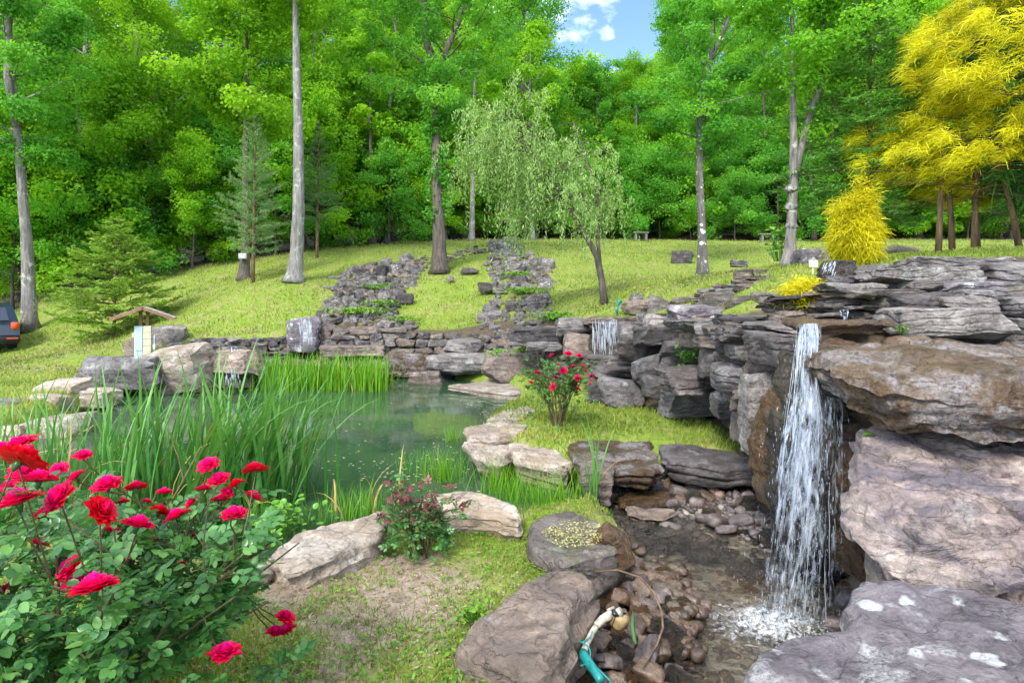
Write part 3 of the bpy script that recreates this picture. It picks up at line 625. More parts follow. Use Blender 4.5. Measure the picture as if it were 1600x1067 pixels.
B('rock', 'grey rock leaning left of the tilted angular rock', 'rock', 988, 554, 1036, 584, 9.2, .5, 'grey', 4, tilt=(0, -.3))
B('rock', 'rounded grey-brown boulder below the purplish upright block', 'rock', 1092, 538, 1150, 584, 7.0, .6, 'dark', 4)
B('rock', 'large smooth purple boulder hanging over the right end of the small lawn', 'rock', 1120, 565, 1204, 614, 5.9, .8, 'grey', 4, sharp=8)
B('rock_slab', 'broad purple slab lying in the middle of the rock bank', 'rock', 1034, 572, 1130, 612, 7.4, .9, 'dark', 4)
B('rock', 'dark angular rock left of the broad purple slab', 'rock', 1002, 584, 1062, 622, 8.6, .5, 'dark', 4)
B('rock', 'pale grey tilted rock at the back of the small lawn', 'rock', 1028, 602, 1124, 644, 8.2, .6, 'grey', 4, tilt=(0, -.12))
B('rock', 'grey upright rock face at the right end of the small lawn', 'rock', 1110, 598, 1166, 652, 7.0, .5, 'grey', 4)
B('rock', 'lower grey rock with an orange stain at the right end of the small lawn', 'rock', 1148, 612, 1196, 680, 6.2, .5, 'brown', 4)
B('rock', 'streaked grey drooping rock face above the gravel bar', 'rock', 1160, 578, 1206, 700, 5.3, .5, 'grey', 4, strata=.06)
B('rock', 'rounded grey boulder behind the small rose bush', 'rock', 938, 588, 1000, 630, 9.4, .6, 'grey', 4, sharp=8)
B('rock', 'small dark rock directly behind the small rose bush', 'rock', 918, 596, 952, 626, 9.8, .5, 'dark', 3)
B('rock_slab', 'long dark overhanging ledge below the middle waterfall', 'rock', 930, 568, 1032, 594, 9.9, .9, 'dark', 4, sink=0)
B('rock_slab', 'upper ledge the middle waterfall lands on', 'rock', 912, 554, 1006, 574, 10.8, .9, 'dark', 4, sink=0)
B('rock_slab', 'flat slab forming the lip of the middle waterfall', 'rock', 912, 494, 1012, 512, 11.9, .8, 'brown', 4, sink=0)
B('rock', 'dark wet rock behind the middle waterfall', 'rock', 918, 506, 985, 560, 12.0, .6, 'wetdark', 4)
B('rock', 'rusty brown block left of the middle waterfall', 'rock', 880, 518, 930, 552, 12.2, .6, 'brown', 4)
B('rock_slab', 'pale slab left of the middle waterfall lip', 'rock', 870, 496, 920, 522, 12.4, .7, 'grey', 4)
B('rock_slab', 'long dark slab stretching left from the middle waterfall', 'rock', 800, 510, 886, 536, 12.9, .8, 'dark', 4, sink=0)
B('rock_slab', 'thin slab under the long dark slab', 'rock', 822, 532, 886, 550, 12.7, .6, 'grey', 3, sink=0)
B('rock', 'reddish rock stacked at the foot of the willow', 'rock', 974, 466, 1012, 486, 12.4, .6, 'brown', 3)
B('rock', 'small knobbly grey rock topping the reddish rock near the willow', 'rock', 984, 458, 1004, 472, 12.6, .4, 'grey', 3)
B('rock', 'squarish grey rock on the terrace right of the reddish rock', 'rock', 1008, 460, 1046, 484, 12.3, .5, 'mossy', 4)
B('rock_slab', 'thin grey slab on the terrace behind the mottled boulder', 'rock', 1046, 463, 1100, 474, 12.2, .5, 'mossy', 3)
B('rock', 'large rounded grey rock at the left end of the dry-stone wall', 'rock', 1096, 454, 1146, 484, 10.9, .6, 'mossy', 4)
B('rock', 'squared mossy rock in front of the dry-stone wall', 'rock', 1126, 461, 1182, 485, 10.4, .6, 'mossy', 4)
B('rock', 'triangular grey rock beside the low yellow shrub', 'rock', 1176, 455, 1230, 484, 10.0, .6, 'mossy', 4)
B('rock', 'small brown stones end rock under the low yellow shrub', 'rock', 1212, 462, 1256, 492, 7.6, .5, 'brown', 3)
B('rock', 'brown layered rock left of the near waterfall lip', 'rock', 1208, 484, 1262, 512, 5.6, .6, 'brown', 4, strata=.07)

# --- back of the pond
B('rock', 'large pale grey boulder overhanging the water at the back of the pond', 'rock', 670, 551, 768, 588, 14.6, 1.1, 'grey', 4, sink=0)
B('rock', 'long pinkish boulder right of the pale one at the back of the pond', 'rock', 755, 547, 866, 594, 13.4, 1.2, 'brown', 4)
B('rock', 'rounded slab perched above the pale grey boulder', 'rock', 695, 529, 760, 555, 15.4, .9, 'grey', 4, sink=0)
B('rock_slab', 'wet brown slab left of the pale grey boulder at the waterline', 'rock', 588, 546, 676, 584, 15.2, 1.0, 'wetslab', 4)
B('rock', 'small dark rock in the water under the pale grey boulder', 'rock', 640, 578, 692, 604, 14.3, .6, 'brown', 3)
slab('rock_slab', 'broad low cream slab in the far right corner of the pond', 'rock', GP([(698, 603), (745, 598), (800, 592), (835, 592), (838, 605), (815, 616), (780, 614), (740, 609)], .12), .14, .3, 'pale', 41, n=120)
B('rock_slab', 'flat brown ledge behind the reeds at the pond back', 'rock', 505, 538, 600, 556, 15.8, .8, 'brown', 4)
B('rock', 'grey boulder streaked white by the thin fall above the reeds', 'rock', 444, 493, 500, 545, 15.9, .8, 'lichen', 4, rz=.1)
B('rock', 'big grey streaked boulder behind the roofed well box', 'rock', 236, 508, 298, 554, 16.4, .8, 'grey', 4, sharp=9)
B('rock', 'squarish brown stone left of the roofed well box', 'rock', 195, 528, 222, 562, 15.6, .4, 'brown', 3)
B('rock_slab', 'wide grey-purple slab in front of the roofed well box', 'rock', 128, 553, 262, 606, 12.2, 1.3, 'grey', 4, sink=.4)
B('rock_slab', 'cream and orange slab sloping up to the left stone wall', 'rock', 228, 538, 330, 598, 12.6, 1.0, 'pale', 4, tilt=(0, -.12), sink=.4)
B('rock_slab', 'brown slab with a trickle over it beside the cream and orange slab', 'rock', 326, 545, 408, 580, 13.0, .9, 'brown', 4)
B('rock', 'dark rock in the shade under the trickling slab', 'rock', 330, 572, 402, 602, 13.2, .5, 'wetdark', 3)
B('rock', 'cream boulder on the left shore of the pond', 'rock', 64, 588, 140, 632, 11.0, .9, 'pale', 4)
B('rock', 'low pale stone below the cream boulder on the left shore', 'rock', 52, 614, 108, 648, 10.2, .6, 'pale', 3)
B('rock', 'pale stone standing in the water right of the cream boulder', 'rock', 130, 606, 182, 634, 10.8, .6, 'pale', 3)
B('rock', 'grey rock at the left edge among the reeds', 'rock', -20, 618, 40, 652, 9.8, .7, 'grey', 3)
B('rock', 'tan rock at the left shore low behind the reed blades', 'rock', 56, 644, 132, 702, 8.6, .8, 'pale', 4)
B('rock', 'pale rock half hidden by reeds at the far left', 'rock', -30, 660, 50, 712, 8.3, .7, 'pale', 3)
# --- stones lying on the hill lawn
for a in [('dark rounded boulder on the lawn left of the lichened tree trunk', 1045, 391, 1081, 414, 26, .8, 'dark'), ('flat pale stone in the lawn right of the lichened tree trunk', 1140, 406, 1165, 416, 24, .6, 'grey'),
          ('grey stone lying on the grass left of the left cascade', 506, 447, 530, 464, 20.5, .5, 'grey'), ('flat stone on the grass above the left cascade', 513, 431, 542, 441, 22, .5, 'grey'),
          ('dark flat stone on the lawn right of the ivy-clad trunk', 718, 418, 747, 428, 22.5, .4, 'dark'), ('dark block at the right side of the left cascade', 622, 458, 646, 473, 19.5, .5, 'dark'),
          ('dark block at the left side of the middle cascade', 747, 441, 774, 454, 20, .5, 'dark'), ('small stone on the lawn below the ivy-clad trunk', 698, 430, 710, 437, 21.5, .3, 'grey')]:
    B('rock', a[0], 'rock', *a[1:7], a[7], 3)

# --- walls and cascades: each one thing, its stones are parts
def rock_protos(name, n, dims, mats, level=2, seed0=500, **k):
    return [rock_mesh(name, seed0 + i, tuple(np.array(dims) * np.random.RandomState(seed0 + i).uniform(.75, 1.25, 3)), M[mats[i % len(mats)]], level, **k) for i in range(n)]
ROUND = rock_protos('stone', 16, (1, .85, .55), ['grey', 'grey', 'dark', 'grey', 'brown', 'mossy', 'grey', 'lichen'], 3, 500)
FLAT = rock_protos('stone', 16, (1, .8, .26), ['grey', 'brown', 'mossy', 'dark', 'grey', 'brown', 'mossy', 'grey'], 3, 540)

def cascade(label, poly_px, n, smin, smax, seed, protos, name='stone_cascade'):
    poly = np.array([hit(*q)[:2] for q in poly_px]); rs = np.random.RandomState(seed)
    c = poly.mean(0); root = empty(name, (c[0], c[1], gz(*c))); tag(root, label, 'stone cascade')
    lo, hi = poly.min(0), poly.max(0); pts = []
    k = 0; tries = 0
    while k < n and tries < 30:
        tries += 1
        q = rs.uniform(lo, hi, (400, 2)); q = q[poly_sd(q[:, 0], q[:, 1], poly) < .05]
        for a in q:
            s = smin + (smax - smin) * rs.rand() ** 2.2
            if all((a[0] - b[0]) ** 2 + (a[1] - b[1]) ** 2 > (.36 * (s + b[2])) ** 2 for b in pts):
                pts.append((a[0], a[1], s)); k += 1
                if k >= n: break
    zs = ground_z([p[0] for p in pts], [p[1] for p in pts])
    for (x, y, s), z in zip(pts, zs):
        o = link('stone', protos[rs.randint(len(protos))], root, (x - c[0], y - c[1], z + s * rs.uniform(.02, .2) - root.location[2]), (rs.normal(0, .18), rs.normal(0, .18), rs.uniform(0, 6.28)), (s, s, s * rs.uniform(.8, 1.5)))
    return root
cascade('tumbled grey stone cascade running down the lawn behind the reeds, left of the ivy-clad trunk', [(540, 428), (600, 414), (640, 410), (655, 424), (646, 442), (622, 464), (612, 490), (650, 516), (500, 522), (494, 500), (520, 470)], 300, .22, .7, 1, ROUND)
cascade('narrow line of flat pale stones climbing past the ivy-clad trunk to the wood', [(600, 418), (680, 402), (760, 384), (800, 376), (806, 384), (770, 392), (700, 412), (640, 426)], 120, .18, .5, 2, FLAT)
cascade('middle stone cascade dropping from the wood edge beside the willow', [(764, 384), (800, 377), (815, 396), (856, 410), (858, 440), (848, 480), (872, 500), (834, 516), (755, 512), (758, 490), (776, 470), (764, 440), (764, 410)], 300, .18, .6, 3, ROUND)

def drywall(label, line, z0f, z1f, course, wrange, seed, protos, setback=.05, depth=.4, name='stone_wall'):
    """courses of loose stones along a polyline; z0f, z1f: lower and upper height at a fraction of its length"""
    rs = np.random.RandomState(seed); line = np.array(line, float); seg = np.linalg.norm(np.diff(line, axis=0), axis=1); cum = np.concatenate([[0], np.cumsum(seg)])
    mid = line.mean(0); root = empty(name, (mid[0], mid[1], z0f(.5))); tag(root, label, 'stone wall')
    z = 0.0; row = 0; n = 0
    top = max(z1f(t) - z0f(t) for t in np.linspace(0, 1, 11))
    while z < top:
        h = course * rs.uniform(.8, 1.25); s = rs.uniform(-.2, 0)
        while s < cum[-1]:
            w = rs.uniform(*wrange); t = np.clip((s + w / 2) / cum[-1], 0, 1); zb = z0f(t) + z
            if zb + h * .5 < z1f(t):
                sx = t * cum[-1]; x = np.interp(sx, cum, line[:, 0]); y = np.interp(sx, cum, line[:, 1])
                k = min(np.searchsorted(cum, sx, side='right') - 1, len(seg) - 1); d = line[k + 1] - line[k]; a = math.atan2(d[1], d[0])
                nrm = np.array((-math.sin(a), math.cos(a))); nrm = nrm if nrm[1] > 0 else -nrm
                q = np.array((x, y)) + nrm * (setback * row + rs.uniform(-.08, .08)); hh = h * rs.uniform(.9, 1.4)
                pr = protos[rs.randint(len(protos))]
                d3 = np.ptp(np.array([v for v in PDIM[pr.name]]), axis=0) if False else PDIM[pr.name]
                link('stone', pr, root, (q[0] - mid[0], q[1] - mid[1], zb + h / 2 - root.location[2]), (rs.normal(0, .05), rs.normal(0, .05), a + rs.normal(0, .12) + (math.pi if rs.rand() < .5 else 0)), (w * 1.08 / d3[0], depth * rs.uniform(.8, 1.2) / d3[1], hh / d3[2])); n += 1
            s += w * rs.uniform(.92, 1.05)
        z += h * .92; row += 1
    return root
PDIM = {}
for me in ROUND + FLAT:
    c_ = np.empty(len(me.vertices) * 3, np.float32); me.vertices.foreach_get('co', c_); PDIM[me.name] = np.ptp(c_.reshape(-1, 3), axis=0)
def wl(*q): return [P(a, 500, Y)[:2] for a, Y in q]
drywall('rough stone wall along the back of the pond, behind the reeds and the pale boulder', wl((500, 16.3), (560, 16.4), (640, 16.6), (720, 16.6), (765, 16.0)), lambda t: .15, lambda t: 1.22 - .1 * t, .19, (.26, .8), 11, FLAT + ROUND[:5], .07)
drywall('low stone wall between the middle cascade and the middle waterfall', wl((750, 15.8), (800, 14.6), (850, 13.8), (900, 13.0)), lambda t: .3, lambda t: 1.1 + .45 * t, .17, (.2, .5), 12, FLAT, .06)
drywall('stacked flat-stone wall right of the roofed well box on the left shore', wl((262, 15.2), (320, 15.3), (380, 15.7), (450, 16.2)), lambda t: .1, lambda t: .95 + .05 * t, .13, (.25, .65), 13, FLAT, .05)
drywall('dry-stone wall of thin slabs on the terrace left of the low yellow shrub', wl((1095, 11.9), (1150, 11.4), (1200, 11.3), (1245, 11.2)), lambda t: 1.85, lambda t: 2.2 + .35 * t, .085, (.2, .5), 14, FLAT, .07)
drywall('thin layered slabs stacked under the low yellow shrub left of the near fall', wl((1222, 6.6), (1260, 5.9), (1312, 5.5)), lambda t: 1.72, lambda t: 1.95 + .12 * t, .045, (.14, .36), 15, FLAT, .02, .35)
drywall('brown thin slabs inside the hollow beneath the roofing slab', wl((1316, 5.35), (1360, 5.3), (1408, 5.2)), lambda t: 1.72, lambda t: 1.88, .04, (.15, .4), 16, FLAT, .03, .3)
drywall('jumbled stones above the dry-stone wall by the forked tree', wl((1150, 12.4), (1200, 12.2), (1250, 12.0), (1300, 11.6)), lambda t: 2.3 + .1 * t, lambda t: 2.62 + .12 * t, .09, (.18, .45), 17, FLAT, .1)
B('rock', 'brown boulder right beside the middle waterfall', 'rock', 966, 502, 1012, 562, 10.9, 1.0, 'grey', 4)
B('rock', 'grey stone beside the top of the middle waterfall lip', 'rock', 1000, 490, 1050, 512, 10.9, .8, 'grey', 4)
drywall('jumbled stones filling the bank below the middle waterfall', wl((870, 12.9), (930, 12.5), (990, 11.9), (1040, 11.1), (1090, 10.1), (1130, 9.1)), lambda t: .3, lambda t: 1.45, .15, (.35, .95), 19, FLAT, .10, .6)
drywall('dark stones filling the bank behind the black squared block', wl((1150, 8.4), (1195, 7.2), (1236, 6.0)), lambda t: .4, lambda t: 1.6, .16, (.35, .8), 20, FLAT, .06, .6)
drywall('stones along the waterline at the back of the pond', wl((390, 15.6), (470, 15.9), (560, 15.9), (640, 15.7), (690, 15.4)), lambda t: -.1, lambda t: .35, .2, (.3, .8), 21, FLAT, .1, .6)
drywall('stones edging the terrace lawn right of the middle waterfall', wl((1000, 11.6), (1050, 11.0), (1110, 10.0), (1180, 8.4)), lambda t: 1.45, lambda t: 1.72, .10, (.2, .5), 18, FLAT, .08)

# --- cobbles
PEB = rock_protos('pebble', 15, (1, .78, .6), ['pebble', 'wet', 'pebble', 'pebblegrey', 'wetdark'], 3, 600, sharp=10, chamfers=9, strata=0, rough=.05)
PEBG = rock_protos('pebble', 10, (1, .78, .5), ['pebblegrey', 'pebblegrey', 'pebble', 'wetdark'], 2, 640, sharp=7, chamfers=7, strata=0, rough=.04)
def cobbles(label, group, poly, n, smin, smax, seed, protos, zf, power=1.6, spread=.30):
    rs = np.random.RandomState(seed); poly = np.array(poly); lo, hi = poly.min(0), poly.max(0); pts = []; tries = 0
    while len(pts) < n and tries < 60:
        tries += 1
        for a in rs.uniform(lo, hi, (300, 2)):
            if len(pts) >= n: break
            s = smin + (smax - smin) * rs.rand() ** power
            if poly_sd(np.array([a[0]]), np.array([a[1]]), poly)[0] > -.02: continue
            if all((a[0] - b[0]) ** 2 + (a[1] - b[1]) ** 2 > (spread * (s + b[2])) ** 2 for b in pts): pts.append((a[0], a[1], s))
    for x, y, s in pts:
        o = link('cobble', protos[rs.randint(len(protos))], None, (x, y, zf(x, y) + s * rs.uniform(.12, .26)), (rs.normal(0, .35), rs.normal(0, .35), rs.uniform(0, 6.28)), (s, s, s * rs.uniform(.75, 1.15)))
        tag(o, label, 'cobble', group)
    return pts
def heap_z(x, y):
    c = np.array(HEAP).mean(0); d = max(0, 1 - math.hypot(x - c[0], (y - c[1]) * .7) / .55); return gz(x, y) + .12 * d
cobbles('wet brown cobble in the heap around the pipe fitting', 'wet cobbles heaped around the pipe fitting', HEAP, 115, .075, .21, 31, PEB, heap_z, 1.2, .27)
cobbles('wet grey-brown stone on the gravel bar under the lawn-edge slabs', 'stones of the gravel bar under the lawn-edge slabs', GRAVEL, 145, .08, .22, 32, PEBG, lambda x, y: gz(x, y), 1.5)
cobbles('dark wet stone at the foot of the near waterfall', 'stones at the foot of the near waterfall', GP([(1170, 815), (1330, 850), (1345, 960), (1300, 975), (1220, 880)], 0), 40, .08, .22, 33, PEBG, lambda x, y: gz(x, y) + .03)
def fill(name, label, poly, n, smin, smax, seed, mat, zf):
    rs = np.random.RandomState(seed); poly = np.array(poly); q = rs.uniform(poly.min(0), poly.max(0), (n * 3, 2)); q = q[poly_sd(q[:, 0], q[:, 1], poly) < .05][:n]
    z = ground_z(q[:, 0], q[:, 1]) + (zf if np.isscalar(zf) else 0); mb = MB(); base = [rock_verts(700 + i, (1, .8, .55), 1 if smax > .08 else 0, sharp=6, strata=0) for i in range(6)]
    for (x, y), zz in zip(q, z):
        v, f = base[rs.randint(6)]; a = rs.uniform(0, 6.28); s = rs.uniform(smin, smax); r_ = np.array([[math.cos(a), -math.sin(a), 0], [math.sin(a), math.cos(a), 0], [0, 0, 1]])
        mb.add(v @ r_.T * s + (x, y, zz + s * .15), f)
    o = link(name, mb.mesh(name, M[mat], True)); tag(o, label, 'gravel', kind='stuff'); return o
fill('gravel', 'fine wet gravel between the stones of the gravel bar', GRAVEL, 1100, .03, .075, 41, 'pebblegrey', 0.0)
fill('gravel', 'fine wet gravel among the heaped brown cobbles', HEAP, 500, .03, .07, 42, 'pebble', .02)
fill('gravel', 'dark wet stones lining the stream banks', GP([(1000, 812), (1060, 818), (1120, 842), (1190, 872), (1215, 900), (1180, 905), (1120, 868), (1040, 850), (985, 850)], 0), 75, .05, .15, 44, 'wetdark', .06)
fill('gravel', 'small wet stones at the left edge of the stream', GP([(985, 850), (1040, 865), (1085, 920), (1095, 985), (1075, 1050), (1045, 960), (1020, 900)], 0), 70, .05, .13, 45, 'pebble', .075)
fill('gravel', 'scattered small stones on the stream bed below the waterfall', BASIN, 800, .025, .085, 43, 'pebble', -.01)
# ---------------------------------------------------------------- trees
def unit(v): return v / (np.linalg.norm(v, axis=-1, keepdims=True) + 1e-9)
def add_leaves(mb, pos, nrm, size, tint, rs, wid=.36, fold=.12, axis=None, mi=0):
    n = len(pos); nrm = unit(nrm); a = rs.normal(0, 1, (n, 3)) if axis is None else axis
    a = unit(a - nrm * (a * nrm).sum(1)[:, None]); b = np.cross(nrm, a); s = np.broadcast_to(np.asarray(size, float), (n,))[:, None]
    v = np.stack([pos - a * s * .5, pos + b * s * wid + nrm * s * fold, pos + a * s * .5, pos - b * s * wid + nrm * s * fold], 1).reshape(-1, 3)
    mb.add(v, np.arange(n * 4).reshape(n, 4), np.repeat(np.broadcast_to(tint, (n,)), 4), mi)
def clump(mb, c, r, flat, n, leaf, rs, t0, wid=.36, out=(0, 0, 0)):
    d = unit(rs.normal(0, 1, (n, 3))); rad = rs.uniform(.25, 1, n) ** .5
    pos = c + d * rad[:, None] * np.array((r, r, r * flat))
    nrm = d * .6 + np.array((0, -.1, .6)) + rs.normal(0, .6, (n, 3))
    add_leaves(mb, pos, nrm, leaf * rs.uniform(.65, 1.3, n), np.clip(t0 + rs.normal(0, .16, n), 0, 1), rs, wid)
def limb_pts(p0, d, L, n, rs, bend=.25, up=.0):
    pts = [np.array(p0, float)]; d = np.array(d, float) / np.linalg.norm(d)
    for _ in range(n):
        d = d + rs.normal(0, bend / n ** .5, 3) + np.array((0, 0, up / n)); d /= np.linalg.norm(d); pts.append(pts[-1] + d * L / n)
    return np.array(pts)
def broadleaf(seed, H, base, Rc, nl, lpc, leaf, r0, lean=(0, 0), trunk=None, cl=4, crad=.85, flat=.55, prof=None, fork=None, wood_tint=0):
    """returns (trunk builder, crown builder); limbs belong to the trunk"""
    rs = np.random.RandomState(seed); tb, cb = MB(), MB()
    if trunk is None:
        zs = np.linspace(0, H, 12); wob = np.cumsum(rs.normal(0, H * .006, (12, 2)), 0)
        trunk = np.stack([lean[0] * zs / H + wob[:, 0], lean[1] * zs / H + wob[:, 1], zs], -1)
    zt = trunk[:, 2]; rad = r0 * np.clip(1 - (zt / H) ** 1.1 * .85, .1, 1); rad[0] *= 1.35
    tt = np.linspace(0, len(trunk) - 1, 40); tr = np.stack([np.interp(tt, np.arange(len(trunk)), trunk[:, k]) for k in range(3)], -1); rr = np.interp(tt, np.arange(len(trunk)), rad)
    zz = tr[:, 2]; rr[zz < .35] *= 1 + .35 * (1 - zz[zz < .35] / .35)
    tb.tube(tr, rr, 12, rough=.07, seed=seed)
    prof = prof or (lambda t: math.sin(math.pi * (.12 + .80 * t)) ** .7)
    for i in range(nl):
        t = (i + rs.rand()) / nl; z = base + (H - base) * t
        p0 = np.array([np.interp(z, zt, trunk[:, k]) for k in range(3)]); az = i * 2.4 + rs.uniform(-.5, .5)
        L = Rc * prof(t) * rs.uniform(.65, 1.15); el = rs.uniform(.05, .55) + .5 * t
        pts = limb_pts(p0, (math.cos(az) * math.cos(el), math.sin(az) * math.cos(el), math.sin(el)), L, 6, rs, .35, -.12)
        tb.tube(pts, np.linspace(max(.012, min(.35 * np.interp(z, zt, rad), .02 + L * .012)), .006, 7), 5, cap=False)
        t0 = np.clip(rs.normal(.5, .2), .1, .9)
        for k in range(cl):
            u = 1 - .75 * (k / cl) * rs.uniform(.7, 1); c = np.array([np.interp(u * 6, range(7), pts[:, a]) for a in range(3)]) + rs.normal(0, .22 * crad, 3)
            clump(cb, c, crad * rs.uniform(.6, 1.2), flat, int(lpc * rs.uniform(.6, 1.3)), leaf, rs, t0 + rs.normal(0, .08))
    return tb, cb
def plant(name, label, cat, loc, trunk_mesh, crown_mesh, rz=0.0, scale=1.0, group=None, tn='trunk', cn='crown'):
    o = empty(name, loc, rz); o.scale = (scale,) * 3 if np.isscalar(scale) else scale; tag(o, label, cat, group)
    link(tn, trunk_mesh, o); link(cn, crown_mesh, o); return o

M['bark_lichen'] = bark_mat('bark_lichen', (.04, .036, .034), (.10, .09, .085), (.18, .165, .155), 1.0)
# --- wood: prototypes
TALL = []
for i, (mat, bark, H, base, Rc, nl, lpc, leaf) in enumerate([('leaf_a', 'bark_dark', 20, 4.5, 4.2, 52, 85, .16), ('leaf_b', 'bark', 19, 3.5, 3.9, 52, 85, .155), ('leaf_c', 'bark_dark', 21, 5, 4.2, 52, 85, .16), ('leaf_b', 'bark_dark', 18, 2.5, 3.6, 50, 85, .15), ('leaf_a', 'bark_pale', 21, 6, 4.0, 50, 85, .16)]):
    tb, cb = broadleaf(900 + i, H, base, Rc, nl, lpc, leaf, .24, (0, 0), cl=8, crad=.82, flat=.75)
    TALL.append((tb.mesh('trunk', M[bark], True), cb.mesh('crown', M[mat]), ['mid-green', 'lime-green', 'deep-green', 'yellow-green', 'pale-trunked'][i]))
LOW = []
for i, (mat, H, Rc) in enumerate([('leaf_a', 6.5, 3.0), ('leaf_c', 5.5, 3.1), ('leaf_b', 7.2, 3.0)]):
    tb, cb = broadleaf(930 + i, H, .7, Rc, 34, 90, .135, .06, cl=6, crad=.66, flat=.6, prof=lambda t: (1 - t) ** .6 * .9 + .22)
    LOW.append((tb.mesh('trunk', M['bark_dark'], True), cb.mesh('crown', M[mat]), ['mid-green', 'deep-green', 'lime-green'][i]))

rsF = np.random.RandomState(77)
line = np.array(FOREST_LINE[:13], float)
def line_y(x): return float(np.interp(x, line[:, 0], line[:, 1]))
def side(x): return 'left of the pale straight trunk' if x < -8 else ('behind the willow' if x < 8 else 'behind the right lawn')
def top_px(x, y): return 800 + x * F_PX / y
def add_wood(row, x, y, protos, smin, smax, zmax=None):
    t = protos[rsF.randint(len(protos))]; s = rsF.uniform(smin, smax); z = gz(x, y)
    hgt = 20 if protos is TALL else 6.5
    px = 800 + x * F_PX / y
    # the opening in the canopy above the middle of the lawn
    lim = np.interp(px, [730, 770, 850, 895, 1000, 1030, 1090, 1175, 1225, 1260], [0, 70, 0, 112, 108, 0, 0, 60, 60, 0])
    if 760 < px < 1230 and protos is TALL:
        ztop = ZC + (HOR - lim) * y / F_PX
        if lim > 30: s = min(s, (ztop - z) / 20.5)
        if s < .45: return
    kind = 'tall' if protos is TALL else 'low'
    plant('forest_tree' if protos is TALL else 'understory_tree', f'{kind} {t[2]} broadleaf tree in the wood {side(x)}', 'tree', (x, y, z - .1), t[0], t[1], rsF.uniform(0, 6.28), (s * rsF.uniform(.92, 1.1), s, s * rsF.uniform(.95, 1.05)), f'trees of the wood {side(x)}')
for row, (off, step, jit, pr, a, b) in enumerate([(1.2, 2.5, .9, LOW, .75, 1.15), (3.2, 3.4, 1.0, LOW, .9, 1.3), (3.5, 4.4, 1.5, TALL, .72, .98), (8.5, 4.6, 1.8, TALL, .8, 1.1), (7, 3.6, 1.2, LOW, 1.1, 1.6), (14, 5.0, 2.0, TALL, .85, 1.15), (12, 4.4, 1.5, LOW, 1.3, 1.9), (21, 6.0, 2.5, TALL, .95, 1.25)]):
    x = -34.0 - row * 2
    while x < 36 + row * 2:
        y = line_y(x) + off + rsF.uniform(-jit, jit)
        if abs(x) / y < .93: add_wood(row, x + rsF.uniform(-.8, .8), y, pr, a, b)
        x += step * rsF.uniform(.8, 1.2)
ORD = ['second', 'third', 'fourth', 'fifth', 'sixth', 'seventh', 'eighth', 'ninth', 'tenth', 'eleventh', 'twelfth', 'thirteenth', 'fourteenth', 'fifteenth', 'sixteenth', 'seventeenth', 'eighteenth']
_by = {}
for o in [q for q in bpy.data.objects if q.name.startswith(('forest_tree', 'understory_tree')) and q.get('category')]: _by.setdefault(o['label'], []).append(o)
for lab, os_ in _by.items():
    os_.sort(key=lambda q: q.location[0] / q.location[1])
    if len(os_) > 1:
        for k, o in enumerate(os_): o['label'] = ('leftmost ' if k == 0 else 'rightmost ' if k == len(os_) - 1 else ORD[min(k - 1, 16)] + ' from left, ') + lab
# far hillside wood that reads as one mass
mb = MB(); rs = np.random.RandomState(5)
for k in range(300):
    y = rs.uniform(68, 150); x = rs.uniform(-1, 1) * y * .95; z = gz(x, y); h = rs.uniform(13, 19)
    px = 800 + x * F_PX / y
    if 880 < px < 1020: h = min(h, ZC + (HOR - rs.uniform(92, 130)) * y / F_PX - z)
    t0 = rs.uniform(.2, .9)
    for j in range(5):
        c = np.array((x, y, z + h * (.35 + .6 * rs.rand()))) + rs.normal(0, 1.3, 3) * (1, 1, .2)
        clump(mb, c, 2.6, .75, 48, .85, rs, t0)
o = link('distant_wood', mb.mesh('distant_wood', M['leaf_b'])); tag(o, 'distant wooded hillside showing between the nearer trees', 'wood', kind='stuff')

# --- trees one can single out
def at(px, py, Y): p = P(px, py, Y); p[2] = gz(p[0], p[1]) - .05; return p
def rel(b, pts): return np.array([P(*q) - b for q in pts])
b = at(47, 474, 22.5); tr = rel(b, [(47, 474, 22.5), (42, 380, 22.5), (32, 260, 22.5), (22, 150, 22.5), (12, 60, 22.5), (2, -60, 22.5), (-6, -140, 22.6)]); tr[0, 2] = 0
tb, cb = broadleaf(1001, tr[-1, 2] + .1, 6.2, 3.0, 34, 110, .14, .21, trunk=tr, cl=6, crad=.7)
tb.tube(rel(b, [(27, 200, 22.5), (12, 120, 22.3), (14, 40, 22.2), (24, -40, 22.2)]), [.16, .13, .1, .07], 8)
plant('edge_tree', 'grey-trunked tree leaning left at the far left wood edge', 'tree', b, tb.mesh('trunk', M['bark'], True), cb.mesh('crown', M['leaf_c']))
b = at(460, 438, 21); tr = rel(b, [(459, 440, 21), (463, 400, 21), (467, 330, 21), (466, 200, 21), (463, 90, 21), (461, -20, 21), (462, -140, 21)]); tr[0, 2] = 0
tb, cb = broadleaf(1002, tr[-1, 2] + .1, 9.6, 3.6, 26, 130, .14, .235, trunk=tr, cl=6, crad=.7)
plant('edge_tree', 'tall straight pale grey trunk standing bare on the left lawn', 'tree', b, tb.mesh('trunk', M['bark_pale'], True), cb.mesh('crown', M['leaf_b']))
b = at(686, 425, 23); tr = rel(b, [(687, 425, 23), (686, 360, 23), (682, 270, 23), (681, 180, 23), (684, 110, 23), (706, 60, 23), (732, 0, 23), (748, -70, 23)]); tr[0, 2] = 0
tb, cb = broadleaf(1003, tr[-1, 2] + .1, 5.6, 3.3, 30, 100, .13, .25, trunk=tr, cl=6, crad=.6)
tb.tube(rel(b, [(684, 115, 23), (664, 60, 22.8), (662, 0, 22.6), (656, -70, 22.6)]), [.17, .13, .11, .07], 8)
o = plant('edge_tree', 'dark forked trunk clad in ivy standing between the two cascades', 'tree', b, tb.mesh('trunk', M['bark_dark'], True), cb.mesh('crown', M['leaf_c']))
